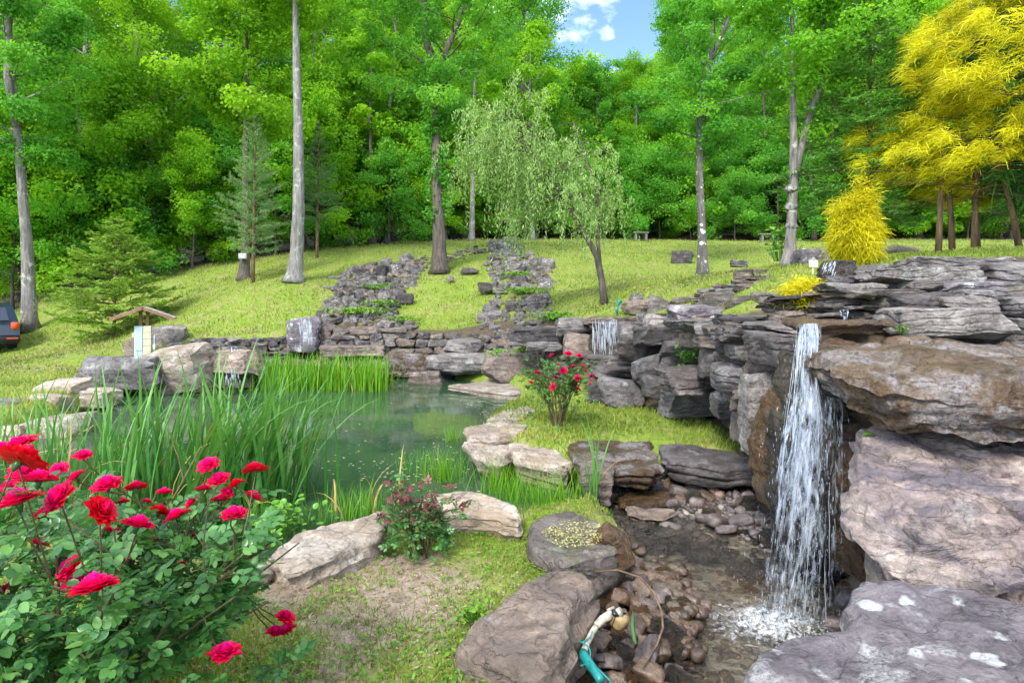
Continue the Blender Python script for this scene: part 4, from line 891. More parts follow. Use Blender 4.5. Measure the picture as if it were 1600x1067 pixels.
iv = MB(); rs = np.random.RandomState(8)
for k in range(46):
    py = rs.uniform(120, 340); q = np.array([np.interp(P(690, py, 23)[2] - b[2], tr[:, 2], tr[:, a]) for a in range(3)]); az = rs.uniform(0, 6.28)
    clump(iv, q + np.array((math.cos(az), math.sin(az), 0)) * .3, .3, 1.2, 45, .15, rs, .45)
link('ivy', iv.mesh('ivy', M['leaf_c']), o)
b = at(1097, 432, 24)  # lichened; tr = rel(b, [(1097, 432, 24), (1099, 340, 24), (1099, 240, 24), (1096, 170, 24), (1090, 90, 24), (1082, 10, 24), (1078, -80, 24)]); tr[0, 2] = 0
tb, cb = broadleaf(1004, tr[-1, 2] + .1, 4.6, 3.0, 36, 100, .135, .18, trunk=tr, cl=6, crad=.62)
tb.tube(rel(b, [(1098, 190, 24), (1108, 110, 24), (1114, 30, 24), (1112, -60, 24)]), [.12, .1, .08, .05], 7)
plant('edge_tree', 'slender lichen-spotted trunk with a dark leafy crown on the right lawn', 'tree', b, tb.mesh('trunk', M['bark_lichen'], True), cb.mesh('crown', M['leaf_c']))
b = at(1234, 413, 12.5); tr = rel(b, [(1233, 413, 12.5), (1236, 360, 12.5), (1240, 290, 12.5), (1240, 220, 12.5), (1238, 110, 12.5), (1237, 20, 12.5), (1240, -90, 12.5)]); tr[0, 2] = 0
tb, cb = broadleaf(1005, tr[-1, 2] + .1, 4.0, 1.5, 22, 120, .085, .11, trunk=tr, cl=6, crad=.36)
s2 = rel(b, [(1240, 290, 12.5), (1252, 230, 12.5), (1268, 170, 12.5), (1284, 130, 12.5), (1284, 70, 12.5), (1292, 0, 12.4), (1300, -80, 12.4)])
tb.tube(s2, [.085, .075, .065, .055, .045, .04, .03], 9, rough=.05)
for k, (zk, rk) in enumerate([(1.62, .15), (1.25, .14), (.85, .135)]): tb.tube(np.array([(.01 + .03, 0, zk - .08), (.03, 0, zk), (.03, 0, zk + .08)]), [.09, rk, .09], 10)
rs = np.random.RandomState(9)
for k in range(70):
    u = rs.uniform(3.0, 6); p0 = np.array([np.interp(u, range(7), s2[:, a]) for a in range(3)]); c = p0 + rs.normal(0, .55, 3); clump(cb, c, .38, .6, 110, .085, rs, rs.uniform(.3, .8))
    if k % 3 == 0: tb.tube(np.array([p0, (p0 + c) / 2 + (0, 0, .05), c]), [.012, .008, .004], 4, cap=False)
plant('edge_tree', 'smooth grey tree forking into two stems beside the whitish boulder', 'tree', b, tb.mesh('trunk', M['bark'], True), cb.mesh('crown', M['leaf_a']))
for (px, py, Y, tx, lab) in [(737, 374, 33, 740, 'thin pale trunk at the wood edge left of the willow'), (832, 376, 37, 826, 'slim straight trunk seen through the willow fronds'), (1272, 372, 40, 1262, 'slim bare leaning stem at the wood edge right of the forked tree'), (583, 385, 33, 578, 'dark slim trunk at the wood edge left of the ivy-clad trunk')]:
    b = at(px, py, Y); tr = rel(b, [(px, py, Y), ((px + tx) / 2, py - 90, Y), (tx, py - 200, Y), (tx + 4, py - 330, Y)]); tr[0, 2] = 0
    tb, cb = broadleaf(1010 + px, tr[-1, 2] + .1, 6, 1.8, 16, 90, .2, .13, trunk=tr, cl=3, crad=.7)
    plant('edge_tree', lab, 'tree', b, tb.mesh('trunk', M['bark_pale' if 'pale' in lab or 'slim s' in lab else 'bark_dark'], True), cb.mesh('crown', M['leaf_b']))
b = at(381, 436, 23.5); tr = rel(b, [(381, 436, 23.5), (384, 380, 23.5), (384, 250, 23.5), (386, 100, 23.5), (384, -40, 23.5)]); tr[0, 2] = 0
tb, cb = broadleaf(1030, tr[-1, 2] + .1, 5.5, 2.8, 34, 110, .15, .17, trunk=tr, cl=6, crad=.7)
plant('edge_tree', 'dark trunk carrying the small grey sign behind the thin pine', 'tree', b, tb.mesh('trunk', M['bark_dark'], True), cb.mesh('crown', M['leaf_b']))
sg = MB(); q = P(379, 400, 23.15) ; sg.box((0, 0, 0), (.30, .03, .20)).box((0, -.02, .0), (.26, .012, .16), tint=1)
M['sign'] = plain('weathered_board', (.46, .48, .46), .7); o = link('notice_board', sg.mesh('notice_board', M['sign']), None, q); tag(o, 'small grey board fixed to the dark trunk by the thin pine', 'sign')

# --- willow
def willow():
    b = at(945, 475, 14.5); tb, cb = MB(), MB(); rs = np.random.RandomState(12)
    tr = rel(b, [(945, 476, 14.5), (941, 440, 14.5), (933, 400, 14.5), (914, 366, 14.5), (882, 312, 14.5), (846, 262, 14.5), (812, 218, 14.5), (790, 184, 14.5)]); tr[0, 2] = 0
    tb.tube(tr, [.10, .085, .075, .06, .05, .04, .03, .015], 9, rough=.06)
    tb.tube(rel(b, [(937, 410, 14.5), (934, 375, 14.6), (938, 330, 14.8), (930, 290, 15), (912, 240, 15), (895, 190, 15)]), [.05, .045, .035, .03, .02, .01], 7)
    starts = []
    for k in range(60):
        u = rs.uniform(3.6, 7); p0 = np.array([np.interp(u, range(8), tr[:, a]) for a in range(3)]); az = rs.uniform(0, 6.28); el = rs.uniform(.0, .95); L = rs.uniform(.6, 1.7)
        d = np.array((math.cos(az) * math.cos(el) * 1.1 - .42, math.sin(az) * math.cos(el) * .8, math.sin(el)))
        pts = limb_pts(p0, d, L, 6, rs, .3, -.9); tb.tube(pts, np.linspace(.018, .004, 7), 4, cap=False); starts += [pts[j] for j in (3, 4, 5, 6)]
    for k in range(26):
        u = rs.uniform(2.2, 5); q2 = rel(b, [(937, 410, 14.5), (934, 375, 14.6), (938, 330, 14.8), (930, 290, 15), (912, 240, 15), (895, 190, 15)])
        p0 = np.array([np.interp(u, range(6), q2[:, a]) for a in range(3)]); az = rs.uniform(0, 6.28); el = rs.uniform(-.1, .7)
        pts = limb_pts(p0, (math.cos(az) * math.cos(el), math.sin(az) * math.cos(el), math.sin(el)), rs.uniform(.4, 1.0), 6, rs, .4, -.9); tb.tube(pts, np.linspace(.012, .003, 7), 4, cap=False); starts += [pts[j] for j in (4, 6)]
    for p0 in starts:
        for j in range(rs.randint(2, 4)):
            L = rs.uniform(.3, 1.4); n = 16; az = rs.uniform(0, 6.28); out = rs.uniform(.08, .45)
            s = np.linspace(0, 1, n); pts = p0 + np.stack([math.cos(az) * out * np.sqrt(s) - .08 * s, math.sin(az) * out * np.sqrt(s), -L * s ** 1.25 + .06 * np.sin(3 * s)], -1) + rs.normal(0, .012, (n, 3)).cumsum(0) * .6
            if pts[-1, 2] < .55: pts = pts[pts[:, 2] > .55]
            if len(pts) < 3: continue
            m = len(pts) * 2; ps = np.repeat(pts, 2, 0) + rs.normal(0, .03, (m, 3)); ax = np.stack([rs.normal(0, .5, m), rs.normal(0, .5, m), -np.ones(m)], -1)
            add_leaves(cb, ps, rs.normal(0, 1, (m, 3)) + (0, -.4, .4), rs.uniform(.07, .125, m), np.clip(rs.normal(.5, .22, m), 0, 1), rs, .13, .02, ax)
            tb.tube(pts[::3] if len(pts) > 5 else pts, .0028, 3, cap=False)
    o = plant('willow_tree', 'small leaning weeping willow with pale fronds in the middle of the slope', 'tree', b, tb.mesh('trunk', M['bark_dark'], True), cb.mesh('crown', M['willow']), cn='fronds')
willow()

# --- conifers
def conifer(b, H, Rr, seed, needle, mats, r0, first=.12, whorls=14, per=6, droop=.1, up=.15, twig=.45, width=.02, n_needle=9, flatn=False, tint=.5, topdense=1.0, dens=1.0, prof=None):
    rs = np.random.RandomState(seed); tb, cb = MB(), MB()
    tb.tube(np.array([(rs.normal(0, .01) * H * 0 + .01 * k, 0, H * k / 10) for k in range(11)]), np.linspace(r0, .012, 11), 9, rough=.06, seed=seed)
    prof = prof or (lambda t: (1 - t) ** .8 * (.55 + .45 * min(1, t * 6)))
    for w in range(whorls):
        t = first + (1 - first) * (w + .3 * rs.rand()) / whorls; z = H * t; tt = (t - first) / (1 - first)
        for k in range(per):
            az = 6.28 * k / per + rs.uniform(-.4, .4) + w * .7; L = Rr * prof(tt) * rs.uniform(.7, 1.15); 
            if L < .08: L = .08
            el = up + rs.normal(0, .1) + .5 * tt
            pts = limb_pts((.01 * t * 10, 0, z), (math.cos(az) * math.cos(el), math.sin(az) * math.cos(el), math.sin(el)), L, 7, rs, .12, -droop)
            tb.tube(pts, np.linspace(max(.006, .02 * L / Rr), .003, 8), 4, cap=False)
            d = unit(pts[-1] - pts[0]); lat = np.array((-d[1], d[0], 0)); t0 = tint + rs.normal(0, .1)
            m = max(3, int(L / .07 * dens))
            for j in range(m):
                u = .18 + .82 * (j + rs.rand()) / m; p0 = np.array([np.interp(u * 7, range(8), pts[:, a]) for a in range(3)])
                sgn = 1 if j % 2 else -1; Lt = twig * (1.1 - .75 * u) * rs.uniform(.5, 1.1) * min(1, L)
                dt = unit(d * .75 + lat * sgn * rs.uniform(.4, 1) + np.array((0, 0, rs.normal(.05, .18))))
                nn = n_needle; s = rs.uniform(.1, 1, nn)[:, None]; ps = p0 + dt * Lt * s
                if flatn: ax = dt + rs.normal(0, .45, (nn, 3)) * (1, 1, .4); nr = np.array((0, 0, 1.)) + rs.normal(0, .35, (nn, 3))
                else: ax = dt * .7 + rs.normal(0, .7, (nn, 3)) + (0, 0, .25); nr = rs.normal(0, 1, (nn, 3))
                add_leaves(cb, ps, nr, needle * rs.uniform(.7, 1.3, nn), np.clip(t0 + rs.normal(0, .18, nn), 0, 1), rs, width, .0, ax)
    return tb, cb
b = at(178, 528, 19.5); tb, cb = conifer(b, 3.9, 2.35, 41, .15, None, .055, .03, 16, 8, .06, .10, .75, .13, 11, True, dens=1.2)
plant('conifer_tree', 'feathery light green conifer spreading beside the roofed well box', 'tree', b, tb.mesh('trunk', M['bark_brown'], True), cb.mesh('needles', M['cedar']), cn='needles')
b = at(395, 437, 22); tb, cb = conifer(b, 6.1, 1.55, 42, .17, None, .075, .18, 18, 6, .0, .22, .42, .05, 11, tint=.55, prof=lambda t: (1 - t) ** .75 * (.6 + .4 * min(1, t * 5)) + .04, dens=1.1)
plant('pine_tree', 'thin blue-green pine with upright tips left of the pale straight trunk', 'tree', b, tb.mesh('trunk', M['bark_brown'], True), cb.mesh('needles', M['pine']), cn='needles')
b = at(495, 408, 27); tb, cb = conifer(b, 6.2, 1.3, 43, .17, None, .07, .28, 15, 6, .0, .15, .4, .05, 13, tint=.35, dens=1.0)
plant('pine_tree', 'slim dark pine right of the pale straight trunk', 'tree', b, tb.mesh('trunk', M['bark_brown'], True), cb.mesh('needles', M['pine']), cn='needles')
b = np.array((7.35, 12.6, 0)); b[2] = gz(b[0], b[1]); tb, cb = conifer(b, 5.9, 2.2, 44, .095, None, .08, .16, 18, 9, .45, .12, .7, .17, 14, True, tint=.65, dens=1.4)
plant('hemlock_tree', 'green drooping hemlock behind the golden cypress', 'tree', b, tb.mesh('trunk', M['bark_brown'], True), cb.mesh('needles', M['hemlock']), cn='needles')

def gold_spray(cb, c, out, n, L, rs, t0, width=.012):
    az = rs.uniform(0, 6.28, n); d = unit(np.asarray(out) * 1.1 + np.stack([np.cos(az), np.sin(az), rs.uniform(-.2, .9, n)], -1)); Ls = L * rs.uniform(.5, 1.2, n)
    p0 = c + rs.normal(0, .06, (n, 3)); sag = rs.uniform(.5, 1.2, n)[:, None] * np.array((0, 0, -1.))
    side_ = unit(np.cross(d, rs.normal(0, 1, (n, 3)))) * width * rs.uniform(.7, 1.3, n)[:, None]
    row = []
    for s in (0, .5, 1.0):
        p = p0 + d * (Ls * s)[:, None] + sag * (Ls * s * s)[:, None] * .75; w = side_ * (1 - .75 * s); row += [p - w, p + w]
    v = np.stack(row, 1).reshape(-1, 3); k = np.arange(n) * 6; q = np.concatenate([np.stack([k + 2 * j, k + 2 * j + 1, k + 2 * j + 3, k + 2 * j + 2], -1) for j in range(2)])
    cb.add(v, q, np.repeat(np.clip(t0 + rs.normal(0, .18, n), 0, 1), 6))
def gold_tree():
    b = np.array((10.05, 10.6, 0)); b[2] = gz(b[0], b[1]); rs = np.random.RandomState(51); tb, cb = MB(), MB()
    H = 7.5
    tb.tube(np.array([(0, 0, 0), (.02, .1, 1.5), (-.05, .1, 3.2), (0, 0, 5.5), (0, 0, 7.2)]), [.10, .085, .07, .05, .02], 10, rough=.06)
    for (dx, dy, lx) in [(-2.55, .1, .1), (-2.08, .4, -.1), (-1.92, .1, .05), (-1.7, .3, -.12), (-1.35, -.2, -.45), (-.8, -.35, -.25)]:
        tb.tube(np.array([(dx, dy, -.1), (dx + lx * .3, dy, .6), (dx + lx * .6, dy, 1.15), (dx + lx, dy, 1.75)]), [.055, .048, .04, .03], 8, rough=.06)
    for k in range(44):                                                  # bare dead twigs below the foliage
        z = rs.uniform(.5, 1.5); az = rs.uniform(2.2, 5.0); pts = limb_pts((rs.uniform(-2.2, -.2), rs.uniform(-.2, .4), z), (math.cos(az), math.sin(az), rs.uniform(-.1, .2)), rs.uniform(.6, 1.8), 6, rs, .25, -.15)
        tb.tube(pts, np.linspace(.012, .003, 7), 4, cap=False)
    def rad(z):                                                         # outline of the golden skirt
        return np.interp(z, [.9, 1.2, 1.8, 2.4, 3.2, 4.5, 6.0, 7.4], [1.9, 2.6, 3.0, 3.1, 2.75, 2.1, 1.4, .5])
    for k in range(1150):
        z = 1.15 + 5.4 * rs.rand() ** 1.25; az = rs.uniform(2.2, 5.2); r = rad(z) * rs.uniform(.70, 1.04) * (1 + .16 * math.sin(az * 5 + z * 3.1) + .10 * math.sin(z * 7 + az * 3)); c = np.array((math.cos(az) * r, math.sin(az) * r, z + .25 * math.sin(az * 4)))
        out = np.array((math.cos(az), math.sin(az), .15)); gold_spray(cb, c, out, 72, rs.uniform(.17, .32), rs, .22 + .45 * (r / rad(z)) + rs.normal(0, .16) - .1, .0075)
        if k % 4 == 0: tb.tube(limb_pts(c * np.array((.15, .15, 1)) - np.array((0, 0, .2)), c - c * np.array((.15, .15, 1)) + np.array((0, 0, .2)), np.linalg.norm(c[:2]) * .85, 5, rs, .1), np.linspace(.02, .006, 6), 4, cap=False)
    o = plant('golden_cypress', 'large golden thread-leaved cypress filling the upper right corner', 'tree', b, tb.mesh('trunk', M['bark_brown'], True), cb.mesh('foliage', M['gold']), cn='foliage')
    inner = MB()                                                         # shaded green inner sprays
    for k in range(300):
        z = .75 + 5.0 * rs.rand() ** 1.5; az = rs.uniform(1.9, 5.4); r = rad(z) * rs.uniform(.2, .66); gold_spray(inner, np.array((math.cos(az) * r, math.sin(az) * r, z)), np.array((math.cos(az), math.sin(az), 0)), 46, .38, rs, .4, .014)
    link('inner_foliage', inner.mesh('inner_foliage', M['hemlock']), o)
gold_tree()
def gold_bush(name, label, c, r, n, per, L, seed, zs=1.0, width=.012, ball=False):
    rs = np.random.RandomState(seed); tb, cb = MB(), MB()
    for k in range(8):
        az = k * .8; tb.tube(limb_pts((0, 0, 0), (math.cos(az), math.sin(az), 1.2), r * 1.2, 5, rs, .2), np.linspace(.018, .005, 6), 5, cap=False)
    for k in range(n):
        d = unit(rs.normal(0, 1, 3)); d[2] = d[2] if ball else abs(d[2]) * 1.0 - .12; p = d * np.array((r, r, r * zs)) * rs.uniform(.45, .95) * (1 + .5 * float(vnoise(np.array([d * 2.3 + seed]), 3)[0])); p[2] = p[2] + r * zs * .95 if ball else max(p[2], .03) + r * zs * .25
        gold_spray(cb, p, d * (1, 1, .8), per, L, rs, .45 + rs.normal(0, .14), width)
    o = empty(name, c); tag(o, label, 'shrub'); link('stems', tb.mesh('stems', M['bark_brown'], True), o)['kind'] = 'stuff'; link('foliage', cb.mesh('foliage', M['gold']), o)
p = P(1256, 470, 6.0); gold_bush('golden_shrub', 'low rounded yellow shrub among the terrace slabs', p - (0, 0, .02), .155, 130, 46, .085, 61, .8, .005)
p = P(1336, 408, 10.2); gold_bush('golden_shrub', 'yellow drooping shrub left of the conifer trunks', p - (0, 0, .1), .33, 360, 66, .15, 62, 1.95, .006, True)
# ---------------------------------------------------------------- falling water
def fall_sheet(name, rows, cols, mat, parent, seed, bulge=.02):
    """rows: list of (left point, right point) from the lip down"""
    rs = np.random.RandomState(seed); rows = [(np.asarray(a, float), np.asarray(b, float)) for a, b in rows]; n = 26
    t = np.linspace(0, len(rows) - 1, n); A = np.stack([np.interp(t, range(len(rows)), [r[0][k] for r in rows]) for k in range(3)], -1); Bq = np.stack([np.interp(t, range(len(rows)), [r[1][k] for r in rows]) for k in range(3)], -1)
    u = np.linspace(0, 1, cols); V = A[:, None] * (1 - u)[None, :, None] + Bq[:, None] * u[None, :, None]
    V[..., 1] -= bulge * np.sin(u * np.pi)[None] + .02 * np.sin(u * 17 + seed)[None] + .012 * np.sin(u[None] * 31 + t[:, None] * 1.3)
    L = np.concatenate([[0], np.cumsum(np.linalg.norm(np.diff(A, axis=0), axis=1))]); wd = np.linalg.norm(Bq - A, axis=1)
    uv = np.stack([(u[None] - .5) * np.mean(wd) * 3 + 0 * L[:, None] + seed, L[:, None] + 0 * u[None]], -1)
    edge = .30 * np.abs(2 * u - 1) ** 4
    edge = np.broadcast_to(edge[None], (n, cols)) + (.10 * (L / L[-1]))[:, None]
    i = (np.arange(n - 1)[:, None] * cols + np.arange(cols - 1)[None]).ravel(); q = np.stack([i, i + 1, i + cols + 1, i + cols], -1)
    return link(name, mesh_from(name, V.reshape(-1, 3), [q], {'edge': edge.ravel()}, True, [M[mat]], uv=uv.reshape(-1, 2)), parent)
def drops(name, pts, size, stretch, parent, rs):
    v, f = ico(0); mb = MB(); n = len(pts)
    for p, s, k in zip(pts, size, stretch): mb.add(v * np.array((s, s, s * k)) + p, f)
    o = link(name, mb.mesh(name, M['drop'], True), parent); o['kind'] = 'stuff'; return o
def strands(name, paths, width, parent):
    """tapering ribbons of water"""
    mb = MB()
    for pts, w in zip(paths, width): mb.tube(pts, w * np.sin(np.linspace(.25, 3.0, len(pts))), 5, cap=False)
    o = link(name, mb.mesh(name, M['drop'], True), parent); o['kind'] = 'stuff'; return o

rs = np.random.RandomState(71)
lip = P(1258, 507, 4.15); wf = empty('waterfall', P(1245, 965, 3.62)); tag(wf, 'near waterfall pouring from the terrace slab into the stream', 'waterfall'); o0 = np.array(wf.location)
def q_(*a): return P(*a) - o0
FALLROWS = [(505, 1247, 1278, 4.2), (530, 1241, 1282, 4.08), (575, 1236, 1280, 3.97), (610, 1232, 1286, 3.93), (650, 1218, 1298, 3.88), (740, 1206, 1300, 3.81), (850, 1186, 1300, 3.74), (972, 1164, 1298, 3.66)]
for k, (d, sh, e) in enumerate([(0, 0, 1.0), (.04, 3, 1.05), (-.035, -3, .8), (-.06, 4, .62)]):
    fall_sheet('water_sheet', [(q_((a + b) / 2 + sh - (b - a) / 2 * e, y, Y + d), q_((a + b) / 2 + sh + (b - a) / 2 * e, y, Y + d)) for y, a, b, Y in FALLROWS], 40, 'fall', wf, 1 + 4 * k, .03)
fall_sheet('side_trickle', [(q_(1286, 618, 3.82), q_(1322, 625, 3.75)), (q_(1288, 720, 3.78), q_(1324, 720, 3.74)), (q_(1288, 850, 3.74), q_(1326, 850, 3.72)), (q_(1288, 962, 3.7), q_(1322, 962, 3.7))], 20, 'fall_thin', wf, 9)
fall_sheet('side_trickle', [(q_(1232, 636, 4.0), q_(1246, 632, 3.98)), (q_(1214, 690, 3.92), q_(1236, 690, 3.9)), (q_(1204, 780, 3.84), q_(1226, 780, 3.84)), (q_(1188, 900, 3.76), q_(1214, 900, 3.76)), (q_(1182, 950, 3.72), q_(1206, 955, 3.7))], 16, 'fall_thin', wf, 13)
paths, wd = [], []
for k in range(24):
    u = rs.rand(); y0 = rs.uniform(505, 860) if k > 15 else 508; ln = rs.uniform(50, 190); ps = []
    for s in np.linspace(0, 1, 6):
        py = min(y0 + ln * s, 972); c = np.interp(py, [505, 580, 650, 972], [1262, 1258, 1260, 1246]); hw = np.interp(py, [505, 580, 650, 972], [16, 20, 34, 52]); Yd = np.interp(py, [505, 575, 972], [4.16, 3.93, 3.64])
        ps.append(q_(c + (u * 2 - 1) * hw + rs.normal(0, .6), py, Yd + .05 * math.sin(u * 20)))
    paths.append(np.array(ps)); wd.append(rs.uniform(.0012, .003))
strands('strands', paths, wd, wf)
pts, sz, st = [], [], []
for k in range(900):
    py = 520 + 455 * rs.rand() ** .7; c = np.interp(py, [505, 580, 650, 972], [1262, 1256, 1258, 1244]); hw = np.interp(py, [505, 580, 650, 972], [20, 26, 50, 66])
    pts.append(q_(c + rs.normal(0, .55) * hw, py, np.interp(py, [505, 575, 972], [4.14, 3.92, 3.64]) - rs.uniform(-.05, .14))); sz.append(rs.uniform(.0006, .0018)); st.append(rs.uniform(2, 14))
drops('droplets', pts, sz, st, wf, rs)
def foam_sheet(name, c, r, parent, o0, seed):
    """churned white water lying on the stream"""
    n, m = 40, 72; t = np.linspace(0, 1, n); a = np.arange(m) / m * 6.283; X = c[0] + r[0] * t[:, None] * np.cos(a)[None]; Y = c[1] + r[1] * t[:, None] * np.sin(a)[None]
    h = .012 + .035 * np.exp(-(t[:, None] * 2.2) ** 2) * (1 + fbm(np.stack([X.ravel() * 22, Y.ravel() * 22, 0 * X.ravel()], -1), 3, seed).reshape(n, m)) + .006 * fbm(np.stack([X.ravel() * 60, Y.ravel() * 60, 0 * X.ravel()], -1), 2, seed).reshape(n, m)
    i = np.arange(n - 1)[:, None] * m + np.arange(m)[None]; j = np.arange(n - 1)[:, None] * m + (np.arange(m)[None] + 1) % m
    v = np.stack([X, Y, h * (1 - t[:, None] ** 4)], -1).reshape(-1, 3) - o0
    return link(name, mesh_from(name, v, [np.stack([i, i + m, j + m, j], -1).reshape(-1, 4)], {'edge': np.repeat(t, m)}, True, [M['foam']]), parent)
def foam_mat():
    t = NT('white_water'); c = t.n('ShaderNodeTexCoord').outputs['Object']; e = t.attr('edge')
    a = t.noise(c, 16, 6, .75, 1.2); b = t.noise(c, 60, 4, .7); m = t.math('SUBTRACT', t.math('ADD', a, t.math('MULTIPLY', t.math('SUBTRACT', b, .5), .5)), t.math('MULTIPLY', t.math('POWER', e, 1.3), .42))
    al = t.ramp(m, [(.33, 0.0), (.60, .85)]); bp = t.n('ShaderNodeBump', Strength=.8, Distance=.02, Height=m)
    w = t.n('ShaderNodeBsdfPrincipled', Base_Color=(.78, .80, .82), Roughness=.4, Normal=bp)
    return t.done(t.n('ShaderNodeMixShader', _0=al, _1=t.n('ShaderNodeBsdfTransparent'), _2=w))
M['foam'] = foam_mat(); g_ = G(1205, 980, 0); foam_sheet('foam', g_, (.62, .48), wf, o0, 3)
pts, sz, st = [], [], []                                             # spray where the fall lands
for k in range(420):
    r = abs(rs.normal(0, .13)); a = rs.uniform(0, 6.28); pts.append(np.array((g_[0] + .05 + r * math.cos(a) * 1.2, g_[1] + r * math.sin(a), abs(rs.normal(0, .06 * math.exp(-r * 4))) + .01)) - o0); sz.append(rs.uniform(.0012, .004)); st.append(rs.uniform(.7, 1.6))
drops('spray', pts, sz, st, wf, rs)
def small_fall(label, x0, x1, y0, y1, Y, seed, mat='fall_thin', nd=60, lean=0):
    o = empty('waterfall', P((x0 + x1) / 2, y1, Y)); tag(o, label, 'waterfall'); b0 = np.array(o.location); rs = np.random.RandomState(seed)
    fall_sheet('water_sheet', [(P(x0, y0, Y + .12) - b0, P(x1, y0, Y + .12) - b0), (P(x0, y0 + (y1 - y0) * .1, Y + .02) - b0, P(x1, y0 + (y1 - y0) * .1, Y + .02) - b0), (P(x0 + lean, y1, Y - .04) - b0, P(x1 + lean, y1, Y - .04) - b0)], 24, mat, o, seed)
    pa, w = [], []
    for k in range(nd):
        u = rs.rand(); ya = y0 + (y1 - y0) * rs.uniform(0, .7); yb = min(y1, ya + (y1 - y0) * rs.uniform(.15, .5)); px = x0 + (x1 - x0) * u
        pa.append(np.array([P(px + lean * s, ya + (yb - ya) * s, Y - .02) - b0 for s in np.linspace(0, 1, 4)])); w.append(Y * rs.uniform(.0003, .0009))
    strands('strands', pa, w, o); return o
small_fall('middle waterfall dropping over the lip slab behind the small rose bush', 926, 974, 498, 558, 11.85, 21, 'fall', 90)
small_fall('little upper fall spilling beside the whitish boulder', 1288, 1308, 408, 432, 6.4, 22, nd=22, lean=-4)
small_fall('short splash running into the lip slab under the hollow', 1312, 1326, 484, 500, 4.95, 23, 'fall', 20)
small_fall('thin white fall over the streaked boulder above the reeds', 466, 488, 497, 540, 15.75, 24, 'fall', 30)
small_fall('dark trickle under the brown slab on the left shore', 352, 376, 574, 604, 12.9, 25, nd=24)
small_fall('tiny trickle beside the flat-stone wall on the left shore', 358, 372, 540, 550, 12.9, 26, nd=8)

# ---------------------------------------------------------------- blades: reeds, rushes, cattails
def blade(L, w, bend, n=9, fold=.25, twist=0.0):
    """a long leaf rising along z and bowing towards +x"""
    s = np.linspace(0, 1, n); a = bend * s ** 1.8; ds = L / (n - 1); x = np.concatenate([[0], np.cumsum(np.sin(a[1:]) * ds)]); z = np.concatenate([[0], np.cumsum(np.cos(a[1:]) * ds)])
    ww = w * np.clip(np.minimum(s * 6 + .55, 1) * (1 - s ** 3), 0.03, 1); tw = twist * s
    c = np.stack([x, 0 * x, z], -1); sd = np.stack([0 * x - np.sin(tw) * .0, np.cos(tw), np.sin(tw) * .3], -1)
    lft, rgt = c - sd * ww[:, None] + np.stack([-ww * fold, 0 * x, 0 * x], -1), c + sd * ww[:, None] + np.stack([-ww * fold, 0 * x, 0 * x], -1)
    v = np.stack([lft, c, rgt], 1).reshape(-1, 3); k = np.arange(n - 1) * 3
    return v, np.concatenate([np.stack([k, k + 1, k + 4, k + 3], -1), np.stack([k + 1, k + 2, k + 5, k + 4], -1)])
def blade_mesh(name, seed, L, w, bend, mat, **k):
    rs = np.random.RandomState(seed); v, f = blade(L, w, bend, **k); mb = MB(); mb.add(v, f, np.clip(.35 + .5 * v[:, 2] / L + rs.normal(0, .12), 0, 1)); return mb.mesh(name, M[mat], True)
REED = [blade_mesh('blade', i, L, w, b, 'reed', twist=t) for i, (L, w, b, t) in enumerate([(1.35, .015, .25, .3), (1.5, .018, .55, .5), (1.3, .014, .8, .2), (1.6, .018, .4, -.5), (1.4, .016, 1.1, .6), (1.2, .015, .3, .9), (1.65, .017, .65, -.3), (1.5, .014, .95, .4)])]
DRY = [blade_mesh('dry_blade', 20 + i, L, .014, b, 'reed_dry', twist=t) for i, (L, b, t) in enumerate([(1.0, 1.7, .4), (.85, 2.3, .9), (1.15, 1.2, .3)])]
RUSH = [blade_mesh('blade', 30 + i, L, .004, b, 'rush', n=6) for i, (L, b) in enumerate([(.5, .3), (.55, .6), (.45, .15), (.6, .45), (.5, .9)])]
def blades(name, label, cat, spots, n, protos, dry, pdry, smin, smax, seed, lean=(0, 0), rx=.25, az0=None):
    rs = np.random.RandomState(seed); c = np.mean(spots, axis=0); o = empty(name, c); tag(o, label, cat); k = 0
    for _ in range(n):
        p = np.asarray(spots[rs.randint(len(spots))]) + np.array((rs.normal(0, rx), rs.normal(0, rx), 0)); z = max(gz(p[0], p[1]), -.12)
        d = rs.rand() < pdry; pr = (dry if d else protos); az = rs.uniform(0, 6.28) if az0 is None or rs.rand() < .25 else az0 + rs.normal(0, .7)
        s = rs.uniform(smin, smax); link('dry_blade' if d else 'blade', pr[rs.randint(len(pr))], o, (p[0] - c[0], p[1] - c[1], z - c[2]), (rs.normal(lean[0], .10), rs.normal(lean[1], .12), az), (s, s, s))
    return o
def gp(px, py): g = G(px, py, 0); return np.array((g[0], g[1], 0.0))
blades('cattail_clump', 'tall cattail clump fanning out over the pond, right of the big rose bush', 'cattails', [gp(400, 786), (gp(430, 775)), gp(350, 790), gp(310, 795)], 220, REED, DRY, .07, .7, 1.15, 81, lean=(0, .10), rx=.22, az0=-.1)
blades('cattail_clump', 'cattail clump behind the middle of the big rose bush', 'cattails', [gp(230, 790), gp(180, 785), gp(270, 780)], 140, REED, DRY, .14, .7, 1.05, 82, rx=.24, az0=.2)
blades('cattail_clump', 'cattails at the far left behind the top roses', 'cattails', [gp(110, 775), gp(40, 770), gp(-30, 770), gp(80, 760)], 90, REED, DRY, .22, .65, .95, 83, rx=.28)
blades('cattail_clump', 'lone cattail stem cluster beside the debris-strewn grey slab', 'cattails', [gp(925, 808)], 18, REED, DRY, .12, .35, .72, 84, rx=.02)
blades('cattail_clump', 'upright blue-green cattail in front of the flat-stone wall', 'cattails', [gp(345, 690)], 9, REED, DRY, 0, .9, 1.1, 85, rx=.05)
